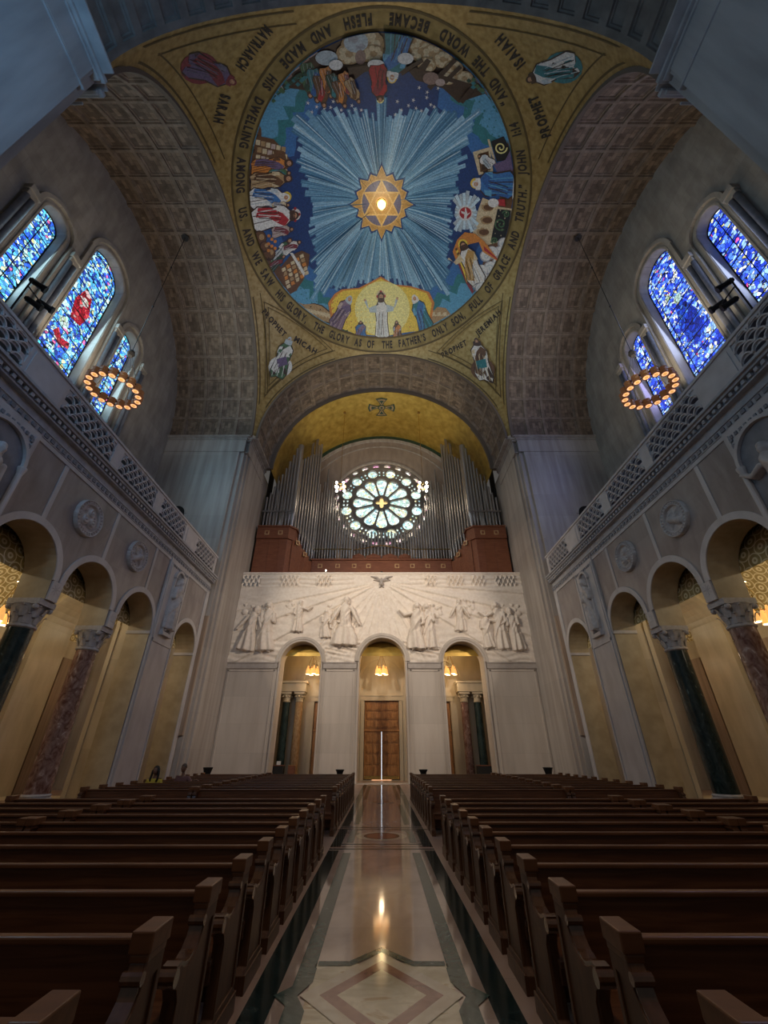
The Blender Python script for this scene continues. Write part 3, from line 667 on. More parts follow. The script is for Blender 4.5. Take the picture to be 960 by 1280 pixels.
# ================================================================== ENTRANCE WALL
FY = 31.0
ARCH = [(-5.85, 1.46, 7.36), (0.05, 1.66, 7.42), (5.93, 1.46, 7.36)]
bm = B()
slab(bm, [rectl(-11.2, 11.2, 0, 14.2)]+[archloop(c, r, .02, zs, 28) for c, r, zs in ARCH], lambda u, v: (u, FY, v), lambda u, v: (u, 32.3, v), 0, 0)
we = struct('wall_entrance', bm, ['facade'])
bm = B(); PX = [(-11.1, -7.55), (-4.15, -1.85), (1.95, 4.23), (7.63, 11.1)]
for a, b in PX:
    box(bm, a, b, FY-.10, FY, 0, .45); box(bm, a+.02, b-.02, FY-.05, FY, .45, 6.95)
    for c, d in ((a+.10, a+.20), (b-.20, b-.10)): box(bm, c, d, FY-.085, FY, .45, 6.85)
    box(bm, a+.10, b-.10, FY-.085, FY, 6.72, 6.85)
for c, r, zs in ARCH:
    archband(bm, lambda u, v, d: (u, FY+d, v), c, zs, r, r+.14, -.14, 1.2, n=36)
    archband(bm, lambda u, v, d: (u, FY+d, v), c, zs, r+.14, r+.34, -.18, 0, n=36)
    for q in (-1, 1): box(bm, c+q*r, c+q*(r+.12), FY-.10, FY+.05, 0, zs)
obj('pilaster_panels', bm, 'facade', we, bevel=.012)
bm = B()
for a, b in PX:
    box(bm, a-.06, b+.06, FY-.12, FY, 6.98, 7.30); box(bm, a-.08, b+.08, FY-.17, FY, 7.28, 7.36); box(bm, a-.04, b+.04, FY-.14, FY, 6.92, 6.98)
obj('impost_band', bm, 'facade_band', we, bevel=.012)
bm = B(); box(bm, -11.2, 11.2, FY-.16, 32.3, 14.12, 14.26); box(bm, -11.2, 11.2, FY-.10, FY, 14.0, 14.12); obj('coping', bm, 'relief', we, bevel=.015)
# carved relief
DVX, DVZ = 0.0, 13.45
t = empty('carved_relief', (0, 0, 0)); tag(t, 'wide pale stone relief of rays, a dove and robed crowds above the three arches', 'relief')
def relief_mask(X, Z):
    k = np.ones(X.shape, bool)
    for c, r, zs in ARCH: k &= ~((np.hypot(X-c, Z-zs) < r+.26) & (Z > zs-.5)) & ~((np.abs(X-c) < r+.2) & (Z <= zs))
    return k
def relief_h(X, Z):
    a = np.degrees(np.arctan2(DVZ-Z, X-DVX)); d = np.hypot(X-DVX, Z-DVZ)
    h = np.full(X.shape, .03)
    rays = [(-2, 5), (8, 13), (15, 21), (27, 33), (44, 50), (57, 62), (68, 72), (77, 81), (86, 90), (94, 98), (103, 107), (112, 116), (122, 127), (133, 138), (150, 155), (160, 166), (168, 173)]
    for q, (a0, a1) in enumerate(rays):
        m = (a > a0) & (a < a1) & (d > .7); ramp = (a-a0)/(a1-a0)
        big = 1 if (a0 < 35 or a0 > 145) else .45
        h = np.where(m, .03+.10*big*np.clip(ramp if a0 < 90 else 1-ramp, 0, 1)**.6, h)
    cl = np.sin(X*2.1+np.sin(Z*3.7)*1.3)*np.sin(Z*7.3+X*.9)
    h += np.where(np.abs(a-90) > 35, .022*cl, .008*cl)
    st = np.sin(a*2.3+np.sin(d*2)*.6)*np.sin(d*3.1+a*.2); h += np.where((np.abs(a-90) < 42) & (d > 1), .028*(st > .3), 0)
    h += .030*np.exp(-((Z-13.05)/.04)**2)*(np.abs(X) > 5)
    band = (Z > 13.1) & (np.abs(X) > 2.2)                              # streaks and lattices along the top
    h = np.where(band, .05+.035*np.sin(Z*17+np.sin(X*1.1)), h)
    for c0, w in ((9.9, 1.2), (5.9, .9), (3.9, .5), (-10.4, 1.0), (-7.3, 1.1), (-4.6, .9), (7.7, .7)):
        m = (Z > 13.12) & (Z < 14.0) & (np.abs(X-c0) < w/2+.2)
        u = (X-c0+(Z-13.5)*.5)/.34; v = (X-c0-(Z-13.5)*.5)/.34
        lat = np.minimum(np.abs((u % 1)-.5), np.abs((v % 1)-.5)) < .13
        h = np.where(m, np.where(lat, .16, -.03), h)
    wv = np.sin(Z*16+np.sin(X*2.3)*2); h += np.where(Z < 8.9, .018*wv, 0)
    for s_ in (-1, 1):
        m = np.exp(-((Z-(8.6+.5*np.cos(X*.9)))/.3)**2)*(np.abs(np.abs(X)-2.9) < 1.3); h += .03*m*np.sin(Z*22+X*5)
    return h
bm = B(); field(bm, -11.15, 11.15, 7.36, 14.0, .055, relief_h, lambda u, v, h_: (u, FY-.05-h_*1.35, v), mask=relief_mask)
obj('rays_and_clouds', bm, 'relief', t, smooth=True)
def px5(x, y): return atY(290+x/5.053, 710+y/5.053, 30.8)
def px6(x, y): return atY(470+x/5.053, 710+y/5.053, 30.8)
RF = [(px5, 75, 520, 165, 245, 2, 1.25), (px5, 205, 522, 240, 218, 3, 1.1), (px5, 165, 470, 178, 325, 0, .9), (px5, 405, 402, 438, 205, 1, 1.0), (px5, 590, 440, 597, 262, 0, 1.2), (px5, 650, 470, 640, 300, 1, .8), (px5, 702, 488, 727, 182, 2, 1.5),
      (px6, 255, 512, 258, 220, -1, 1.15), (px6, 350, 505, 313, 226, 3, 1.2), (px6, 535, 398, 520, 198, 2, 1.1), (px6, 720, 505, 682, 278, 1, .9), (px6, 815, 512, 742, 215, -1, 1.1), (px6, 905, 520, 832, 252, 3, 1.0), (px6, 822, 455, 812, 350, 0, .9)]
for i, (pf, xa, ya, xb, yb, arm, fl_) in enumerate(RF):
    a = pf(xa, ya); b = pf(xb, yb); hgt = math.hypot(b[0]-a[0], b[2]-a[2]); bm = B()
    z0 = max(7.4, a[2]-.15)
    field(bm, min(a[0], b[0])-hgt*.44, max(a[0], b[0])+hgt*.44, z0, b[2]+.15, .03, lambda X, Z: fig_h(X, Z, a[0], a[2], b[0], b[2], arm, seed=i*2+1, flare=fl_, beard=i % 3 == 0), lambda u, v, h_: (u, FY-.10-h_*1.3, v), thresh=.01)
    obj('robed_figure', bm, 'relief', t, smooth=True)
HD = [(px5, 85, 235), (px5, 128, 242), (px5, 200, 240), (px5, 205, 262), (px5, 368, 205), (px5, 350, 240), (px5, 385, 232), (px5, 618, 243), (px6, 355, 235), (px6, 385, 258), (px6, 400, 248), (px6, 560, 205), (px6, 590, 238), (px6, 606, 212), (px6, 545, 200), (px6, 775, 240), (px6, 800, 238), (px6, 858, 235), (px6, 895, 242), (px6, 880, 265)]
for pf, x, y in HD:
    c = pf(x, y); bm = B()
    def hh(X, Z):
        h_ = np.maximum(sd_caps(X, Z, c[0], c[2]+.02, c[0], c[2]-.06, .155, .12)+.0, sd_caps(X, Z, c[0], c[2]-.3, c[0], c[2]-.5, .2, .24)*.5)
        h_ = np.maximum(h_, sd_caps(X, Z, c[0]-.08, c[2]+.06, c[0]+.08, c[2]+.06, .12, .12)*1.05)
        return np.maximum(h_, np.where(sd_caps(X, Z, c[0], c[2]-.02, c[0], c[2]+.02, .03, .02) > 0, .19, 0))
    field(bm, c[0]-.28, c[0]+.28, c[2]-.75, c[2]+.22, .028, hh, lambda u, v, h_: (u, FY-.09-h_*1.2, v), thresh=.008)
    obj('crowd_figure', bm, 'relief', t, smooth=True)
bm = B()                                                               # the dove
def dove_h(X, Z):
    x, z = X-DVX, Z-DVZ; o = sd_caps(x, z, 0, .12, 0, -.18, .13, .17); o = np.maximum(o, sd_caps(x, z, 0, .22, 0, .26, .09, .07)+.03*(np.hypot(x, z-.24) < .09))
    for q in (-1, 1):
        o = np.maximum(o, sd_caps(x, z, q*.08, .08, q*.42, .34, .12, .10)+.0); o = np.maximum(o, sd_caps(x, z, q*.42, .34, q*.86, .46, .11, .03)); o = np.maximum(o, sd_caps(x, z, q*.2, .1, q*.62, .16, .09, .04))
        o = np.maximum(o, sd_caps(x, z, q*.02, -.2, q*.12, -.42, .07, .05))
    return np.where(o > 0, o*1.3+.05+.015*np.sin(x*40), 0)
field(bm, -1.0, 1.0, DVZ-.55, DVZ+.52, .022, dove_h, lambda u, v, h_: (u, FY-.10-h_, v), thresh=.01)
tag(obj('dove', bm, 'facade_band', t, smooth=True), 'darker dove with spread wings')
# narthex behind the arches
bm = B()
NY = 34.5; DOORS = [(-4.1, 1.05, 5.1), (0.0, 1.32, 5.15), (4.2, 1.05, 5.1)]
slab(bm, [rectl(-9.6, 9.6, 0, 9.8)]+[rectl(c-w_, c+w_, .02, z_) for c, w_, z_ in DOORS], lambda u, v: (u, NY, v), lambda u, v: (u, NY+.5, v))
box(bm, -9.9, -9.6, 32.3, 35, 0, 9.8); box(bm, 9.6, 9.9, 32.3, 35, 0, 9.8)
for c, w_, z_ in DOORS:
    for q in (-1, 1): box(bm, c+q*(w_+.02), c+q*(w_+.26), NY-.10, NY, 0, z_+.3)
    box(bm, c-w_-.3, c+w_+.3, NY-.12, NY, z_+.02, z_+.34); box(bm, c-w_-.36, c+w_+.36, NY-.16, NY, z_+.34, z_+.42)
for c, r in ((0, 1.62), (-4.6, 1.5), (4.7, 1.5)):
    archband(bm, lambda u, v, d: (u, NY+d, v), c, 6.6, r, r+.2, -.12, 0, n=28); archband(bm, lambda u, v, d: (u, NY+d, v), c, 6.6, r-.42, r-.34, -.05, 0, n=28)
    for q in (-1, 1): box(bm, c+q*r, c+q*(r+.2), NY-.12, NY, 0, 6.6)
struct('wall_narthex', bm, 'cream')
barrel('ceiling_narthex', lambda a, r, t: (t, 33.4+r*cos(a), 7.95+r*sin(a)), 1.62, 0, PI, -9.6, 9.6, 10, 16, ('gold_vault',), plain=True, seg=2)
for di, (c, w_, z_) in enumerate(DOORS):
    bm = B(); box(bm, c-w_, c+w_, NY+.16, NY+.24, .05, z_); d = struct('door_%d' % (di+1), bm, 'dark')
    zt = 3.12
    for q in (-1, 1):
        x0, x1 = (c-w_+.03, c-.018) if q < 0 else (c+.018, c+w_-.03)
        bm = B(); box(bm, x0, x1, NY+.10, NY+.16, .08, zt)
        for i in range(2):
            for j in range(4):
                a = x0+.10+(x1-x0-.12)*i/2; b = a+(x1-x0-.32)/2; z = .30+j*.69
                box(bm, a, b, NY+.05, NY+.10, z, z+.56); box(bm, a+.09, b-.09, NY+.02, NY+.05, z+.09, z+.47)
        lf = obj('door_leaf', bm, 'door_wood', d, bevel=.008)
        bm = B(); tube(bm, [(c+q*.14, NY+.02, 1.0), (c+q*.14, NY+.02, 1.45)], .018, 8); box(bm, c+q*.11, c+q*.17, NY+.03, NY+.08, 1.0, 1.06); box(bm, c+q*.11, c+q*.17, NY+.03, NY+.08, 1.4, 1.46); obj('door_handle', bm, 'brass', lf)
        bm = B(); box(bm, x0+.02, x1-.02, NY+.09, NY+.10, .08, .28); obj('kick_plate', bm, 'brass', lf)
    bm = B(); box(bm, c-w_+.03, c+w_-.03, NY+.09, NY+.16, zt+.06, z_-.03); box(bm, c-w_, c+w_, NY+.02, NY+.16, zt-.04, zt+.08)
    for i in range(4):
        for j in range(3 if di == 1 else 3):
            a = c-w_+.12+i*(2*w_-.16)/4; b = a+(2*w_-.4)/4; z = zt+.20+j*.58
            box(bm, a, b, NY+.04, NY+.09, z, z+.47); box(bm, a+.08, b-.08, NY+.01, NY+.04, z+.08, z+.39)
    obj('transom_panel', bm, 'door_wood', d, bevel=.008)
    if di == 1:
        bm = B(); box(bm, -.012, .012, NY+.12, NY+.155, .06, zt-.05); tag(obj('gap_of_daylight', bm, 'daylight', d), 'bright slit of daylight between the leaves')
        bm = B(); box(bm, -.7, .7, NY+.10, NY+.15, .03, .06); obj('threshold_daylight', bm, 'lamp_disc', d)
for c, m, mn in ((-7.2, 'green_marble', 'dark green'), (-6.22, 'tan_marble', 'tan'), (6.25, 'rose_marble', 'rose-tan'), (7.25, 'green_marble', 'dark veined green')):
    t = empty('vestibule_column', (c, 33.9, 0)); tag(t, '%s marble column in the vestibule seen through the %s side arch' % (mn, 'left' if c < 0 else 'right'), 'column', 'vestibule columns')
    bm = B(); box(bm, -.36, .36, -.36, .36, 0, .2); lathe(bm, [(.36, .2), (.38, .27), (.34, .34), (.31, .4)], n=24); obj('column_base', bm, 'cream', t)
    bm = B(); lathe(bm, [(.30, .4), (.275, 5.0)], n=24); obj('shaft', bm, m, t, smooth=True, auto=.7)
    bm = B(); lathe(bm, [(.29, 5.0), (.32, 5.05), (.28, 5.1), (.30, 5.35), (.40, 5.55)], n=16); box(bm, -.4, .4, -.4, .4, 5.55, 5.7)
    for k in range(8): ball(bm, (.34*cos(k*PI/4), .34*sin(k*PI/4), 5.38), .08, n=6)
    obj('capital', bm, 'cream', t)
bm = B()
for s in (-1, 1): box(bm, s*5.75, s*9.6, 33.45, 34.5, 5.7, 6.3); box(bm, s*5.65, s*9.6, 33.35, 34.5, 6.3, 6.45)
struct('trim_11', bm, 'cream', bevel=.02)
# ================================================================== FAR AND NEAR ARCHES, LOFT VAULT
barrel('ceiling_arch_far', lambda a, r, t: (r*cos(a), t, 24.7+r*sin(a)), 10.55, 0, PI, 26.75, 30.9, 22, 2)
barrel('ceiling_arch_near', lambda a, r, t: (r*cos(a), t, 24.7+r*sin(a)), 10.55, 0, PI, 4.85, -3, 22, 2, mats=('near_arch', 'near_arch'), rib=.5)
barrel('ceiling_loft', lambda a, r, t: (r*cos(a), t, 24.4+r*sin(a)), 10.3, 0, PI, 30.9, 38.0, 20, 8, ('gold_vault',), plain=True, seg=3)
bm = B()
archband(bm, lambda u, v, d: (u, 30.9+d, v), 0, 24.6, 10.2, 10.75, -.05, .15, n=48)
archband(bm, lambda u, v, d: (u, 26.7+d, v), 0, 24.7, 10.5, 10.68, -.12, .1, n=64)
for s in (-1, 1): archband(bm, lambda u, v, d, s=s: (s*(11.0+d), u, v), 15.8, 24.7, 10.5, 10.68, -.1, .15, n=64)
struct('trim_12', bm, 'coffer_rib')
# end wall of the loft, rose window
RX, RZ, RY = 0.0, 25.35, 38.0
petals = []
NP = 12
for k in range(NP):
    a = PI/2+2*PI*k/NP; c_, s_ = cos(a), sin(a)
    prof = [(.98, .17), (1.6, .32), (2.2, .50), (2.55, .59), (2.86, .55), (3.04, .36), (3.11, .14)]
    pts = [(r, w) for r, w in prof]+[(r, -w) for r, w in reversed(prof)]
    petals.append([(RX+r*c_-w*s_, RZ+r*s_+w*c_) for r, w in pts])
rounds = [circ(RX+3.95*cos(PI/2+2*PI*(k+.5)/NP), RZ+3.95*sin(PI/2+2*PI*(k+.5)/NP), .55, 18) for k in range(NP)]
smalls = []
for k in range(NP):
    a = PI/2+2*PI*k/NP
    for q in (-1, 1):
        b = a+q*.062; c0 = (RX+3.95*cos(b), RZ+3.95*sin(b))
        for rr, w in ((.26, .12), (-.26, .12)):
            smalls.append(circ(c0[0]+rr*cos(a)*.75, c0[1]+rr*sin(a)*.75, .12, 8, .18, 0))
rim = []
for k in range(NP*2):
    a = PI/2+2*PI*(k+.5)/(NP*2); c0 = (RX+4.93*cos(a), RZ+4.93*sin(a))
    rim.append([(c0[0]+.38*cos(t)*(-sin(a))+.26*max(-.5, sin(t))*cos(a), c0[1]+.38*cos(t)*cos(a)+.26*max(-.5, sin(t))*sin(a)) for t in [2*PI*i/12 for i in range(12)]])
centre = [[(RX+(.30+.38*abs(cos(2*t))**1.5)*cos(t), RZ+(.30+.38*abs(cos(2*t))**1.5)*sin(t)) for t in [2*PI*i/32 for i in range(32)]]]
RO = 5.3
wall = [(-10.6, 14.2), (10.6, 14.2)]+[(10.6*cos(PI*i/40), 24.4+10.6*sin(PI*i/40)) for i in range(41)]
bm = B(); slab(bm, [wall, circ(RX, RZ, RO, 64)], lambda u, v: (u, RY, v), lambda u, v: (u, RY+.8, v)); wo = struct('wall_loft', bm, 'loft_wall')
bm = B(); archband(bm, lambda u, v, d: (u, RY+d, v), 0, 24.4, 9.45, 9.8, -.16, 0, n=48); archband(bm, lambda u, v, d: (u, RY+d, v), 0, 24.4, 8.6, 8.75, -.05, 0, n=48)
archband(bm, lambda u, v, d: (u, RY+d, v), RX, RZ, RO, RO+.22, -.12, 0, 0, 2*PI, n=64); obj('arch_moulding', bm, 'pier', wo)
bm = B()
for k in range(70):
    a = PI*(k+.5)/70; c = (9.95*cos(a), 24.4+9.95*sin(a)); ball(bm, (c[0], RY-.1, c[1]), .08, n=6)
archband(bm, lambda u, v, d: (u, RY+d, v), 0, 24.4, 9.8, 10.3, -.06, 0, n=48); obj('mosaic_border', bm, 'mosaic_dgreen', wo)
bm = B()
slab(bm, [circ(RX, RZ, RO, 64)]+petals+rounds+smalls+rim+centre, lambda u, v: (u, RY+.12, v), lambda u, v: (u, RY+.42, v))
archband(bm, lambda u, v, d: (u, RY+d, v), RX, RZ, .78, .92, .04, .14, 0, 2*PI, n=40); archband(bm, lambda u, v, d: (u, RY+d, v), RX, RZ, 3.2, 3.32, .04, .14, 0, 2*PI, n=60); archband(bm, lambda u, v, d: (u, RY+d, v), RX, RZ, 4.55, 4.64, .04, .14, 0, 2*PI, n=60)
rw = struct('window_7', bm, 'pipe_dark'); rw['label'] = 'round rose window with twelve pale petals above the organ'
bm = B(); slab(bm, [circ(RX, RZ, 4.6, 48), centre[0]], lambda u, v: (u, RY+.40, v), lambda u, v: (u, RY+.43, v), 0, back=False); slab(bm, [circ(RX, RZ, RO, 64), circ(RX, RZ, 4.6, 48)], lambda u, v: (u, RY+.40, v), lambda u, v: (u, RY+.43, v), 1, back=False)
slab(bm, [centre[0]], lambda u, v: (u, RY+.40, v), lambda u, v: (u, RY+.43, v), 2, back=False)
obj('glass', bm, ['glass_rose', 'glass_rose_rim', 'glass_gold'], rw)
bm = B(); box(bm, -11.3, 11.3, 32.3, 38.4, 13.9, 14.2); struct('floor', bm, 'dark')
# cross on the gold vault
bm = B()
def loftpt(x, y, lift=.03):
    a = math.acos(max(-1, min(1, x/10.3))); r = 10.3-lift; return (r*cos(a), y, 24.4+r*sin(a))
YC = 33.1
def arm(ang):
    out = []
    for (l, w) in ((.22, .12), (.8, .30), (1.38, .66), (1.52, .0), (1.38, -.66), (.8, -.30), (.22, -.12)):
        out.append((l*cos(ang)-w*sin(ang), (l*sin(ang)+w*cos(ang))*.92))
    return out
def sheet(loops, lift, mi):
    P, F = tri(loops, [])
    v = [bm.verts.new(loftpt(p[0], YC+p[1], lift)) for p in P]
    for f_ in F: bm.faces.new([v[i] for i in f_]).material_index = mi
for q in range(4):
    A = arm(q*PI/2); cx = sum(p[0] for p in A)/len(A); cy = sum(p[1] for p in A)/len(A)
    sheet([A], .05, 0); sheet([[(cx+(p[0]-cx)*.72, cy+(p[1]-cy)*.72) for p in A]], .07, 1); sheet([[(cx+(p[0]-cx)*.4, cy+(p[1]-cy)*.4) for p in A]], .09, 0)
sheet([circ(0, 0, .42, 20)], .10, 0); sheet([circ(0, 0, .30, 20)], .12, 1); sheet([circ(0, 0, .15, 12)], .13, 0)
o = struct('mosaic_cross', bm, ['mosaic_dgreen', 'mosaic_tan']); del o['kind']; tag(o, 'dark green flared mosaic cross on the gold vault over the organ', 'cross')
# ================================================================== SAIL DOME WITH MOSAIC
def dome(x, y, k=0.0):
    r = DR-k; rho = min(math.hypot(x, y), r*.99999); return (x, DC[1]+y, DC[2]+math.sqrt(r*r-rho*rho))
bm = B()
def e_arc(n=44): return [10.6*sin(-PI/2+PI*i/n) for i in range(n+1)]
outl = [(11, v) for v in e_arc()]+[(-v, 11) for v in e_arc()][0:0]
a0 = math.atan2(10.6, 11); cnr = lambda q: [(DR*.9999*cos(q*PI/2+t), DR*.9999*sin(q*PI/2+t)) for t in np.linspace(a0, PI/2-a0, 4)[1:-1]]
outl = [(11, v) for v in e_arc()]+cnr(0)+[(-v, 11) for v in e_arc()]+cnr(1)+[(-11, -v) for v in e_arc()]+cnr(2)+[(v, -11) for v in e_arc()]+cnr(3)
ext = []
for i in range(1, 40):
    ph = math.radians(90)*i/40; n = max(6, int(2*PI*DR*sin(ph)/.55))
    for k in range(n):
        p = (DR*sin(ph)*cos(2*PI*k/n), DR*sin(ph)*sin(2*PI*k/n))
        if max(abs(p[0]), abs(p[1])) < 10.85 and math.hypot(*p) < 15.2: ext.append(p)
P, F = tri([outl], ext+[(0, 0)])
v = [bm.verts.new(dome(*p)) for p in P]
for f_ in F: bm.faces.new([v[i] for i in f_])
ceil = struct('ceiling', bm, 'gold', smooth=True)
LAY = []
def clampr(x, y, R_=9.7):
    r = math.hypot(x, y); return (x, y) if r < R_ else (x*R_/r, y*R_/r)
class Paint:
    clip = False
    def __init__(self, name, parent, label=None): self.bm = B(); self.mats = []; self.name = name; self.parent = parent; self.label = label; self.k = 0; self.base = None
    def add(self, loops, m, k=None, step=.4):
        loops = [[tuple(map(float, p)) for p in lp] for lp in loops]; out = []
        for lp in loops:
            q = []
            for a, b in zip(lp, lp[1:]+lp[:1]):
                n = max(1, int(math.hypot(b[0]-a[0], b[1]-a[1])/step)); q += [(a[0]+(b[0]-a[0])*i/n, a[1]+(b[1]-a[1])*i/n) for i in range(n)]
            out.append(q)
        A = np.array(out[0]); lo, hi = A.min(0), A.max(0); ex = []
        if max(hi-lo) > step*1.3:
            gx, gy = np.meshgrid(np.arange(lo[0]+step/2, hi[0], step), np.arange(lo[1]+step/2, hi[1], step)); G = np.c_[gx.ravel(), gy.ravel()]
            if len(G): G = G[inside(G, out)]; ex = [tuple(g_) for g_ in G]
        if m not in self.mats: self.mats.append(m)
        mi = self.mats.index(m)
        bb = (lo[0], lo[1], hi[0], hi[1])
        if k is None:
            k = max([self.k]+[e[4] for e in LAY if e[0] < bb[2] and e[2] > bb[0] and e[1] < bb[3] and e[3] > bb[1]])+1
        LAY.append((*bb, k))
        try: P, F = tri(out, ex)
        except Exception: return
        v = [self.bm.verts.new(dome(p[0], p[1], .004+.0024*k)) for p in P]
        for f_ in F: self.bm.faces.new([v[i] for i in f_]).material_index = mi
        for q in v:
            if not q.link_faces: self.bm.verts.remove(q)
    def px(self, loops, m, k=None): self.add([[clampr(*plan(*p)) if self.clip else plan(*p) for p in lp] for lp in loops], m, k)
    def done(self):
        o = obj(self.name, self.bm, ['mosaic_'+m if 'mosaic_'+m in MATS else m for m in self.mats], self.parent)
        if self.label: o['label'] = self.label
        return o
RI = 9.75
pt = Paint('mosaic_sky', ceil, 'deep blue mosaic sky inside the inscription')
pt.add([circ(0, 0, 10.78, 96), circ(0, 0, RI, 96)], 'gold_band', 1); pt.add([circ(0, 0, 10.80, 96), circ(0, 0, 10.68, 96)], 'gold_line', 3); pt.add([circ(0, 0, 9.86, 96), circ(0, 0, RI-.03, 96)], 'gold_line', 3)
pt.add([circ(0, 0, RI, 96)], 'blue', 2)
pt.add([circ(0, 0, 8.2, 80)], 'navy', 3)
for q in range(4):                                        # pale corners of the sky beyond the long rays
    a = PI/4+q*PI/2
    for w, r0, m in ((.42, 7.3, 'mblue'), (.34, 8.1, 'teal'), (.28, 8.7, 'sky')):
        pt.add([[(RI*cos(a+w*t), RI*sin(a+w*t)) for t in np.linspace(-1, 1, 12)]+[(r0*cos(a+w*t*.6)*(1+.04*math.sin(t*9)), r0*sin(a+w*t*.6)*(1+.04*math.sin(t*9))) for t in np.linspace(1, -1, 8)]], m, {'mblue': 5, 'teal': 6, 'sky': 7}[m])
rr = random.Random(5); LAY.clear()
for x, y in [(195, 385), (228, 400), (256, 405), (290, 380), (320, 412), (350, 420), (372, 410), (395, 412), (360, 395), (522, 430), (545, 412), (572, 395), (590, 375), (612, 328), (642, 345), (655, 392), (668, 400), (620, 415), (640, 365), (683, 330), (530, 380), (600, 405), (210, 420), (280, 402)]:
    c = plan(320+x/3, y/3); n = 5; pt.add([[(c[0]+(.14 if i % 2 == 0 else .04)*cos(PI*i/n), c[1]+(.14 if i % 2 == 0 else .04)*sin(PI*i/n)) for i in range(2*n)]], 'white', 14)
pt.done()
pt = Paint('sunburst', ceil, 'pale blue rays bursting from the star')
def ray_len(a):
    w = abs(((a-PI/4) % (PI/2))-0) ; w = min(w, PI/2-w)/(PI/4)     # 0 on the diagonals, 1 on the cardinals
    base = 8.85-3.3*w**.62*(1.25-.25*w)
    if abs(((a+PI/2) % (2*PI))-PI*2) < .06 or ((a+PI/2) % (2*PI)) < .06: base = 6.5
    return base
NR = 176
for k in range(NR):
    a = 2*PI*k/NR; w = 2*PI/NR*.62; L_ = ray_len(a)*rr.uniform(.93, 1.03)
    m = rr.choice(['ray1', 'ray1', 'ray2', 'ray2', 'ray3']); t = L_
    pt.add([[(.8*cos(a-w), .8*sin(a-w)), (t*cos(a-w*.9), t*sin(a-w*.9)), ((t-.02)*cos(a+w*.9), (t-.02)*sin(a+w*.9)), (.8*cos(a+w), .8*sin(a+w))]], m, 10+k % 3, step=.9)
    w2 = w*.22; m2 = rr.choice(['ray3', 'ray4', 'ray3', 'ray2'])
    pt.add([[(.8*cos(a-w2), .8*sin(a-w2)), (t*.99*cos(a-w2*.8), t*.99*sin(a-w2*.8)), (t*.985*cos(a+w2*.8), t*.985*sin(a+w2*.8)), (.8*cos(a+w2), .8*sin(a+w2))]], m2, 14, step=.9)
pt.done()
LAY.clear(); pt = Paint('star_medallion', ceil, 'gold sixteen-point star with a six-point star inside')
def star16(o, i_):
    pts = []
    for k in range(32):
        a = PI/2+PI*k/16
        r = (o if k % 8 == 0 else o*.93 if k % 4 == 0 else o*.84) if k % 2 == 0 else i_
        pts.append((r*cos(a), r*sin(a)))
    return pts
pt.add([star16(2.78, 1.98)], 'navy', 18); pt.add([star16(2.56, 1.86)], 'stargold2', 20); pt.add([star16(2.46, 1.78)], 'stargold', 21)
pt.add([circ(0, 0, 1.66, 48)], 'stargold2', 22); pt.add([circ(0, 0, 1.58, 48)], 'lilac', 23)
for r_ in (0, PI/3):
    T = [(1.66*cos(PI/2+r_+2*PI*k/3), 1.66*sin(PI/2+r_+2*PI*k/3)) for k in range(3)]; pt.add([T], 'stargold', 24 if r_ else 25)
for r_ in (0, PI/3):
    T = [(1.66*cos(PI/2+r_+2*PI*k/3), 1.66*sin(PI/2+r_+2*PI*k/3)) for k in range(3)]; pt.add([T, [(p[0]*.86, p[1]*.86) for p in T]], 'stargold2', 27)
pt.add([circ(0, 0, .5, 24)], 'stargold2', 29)
pt.done()
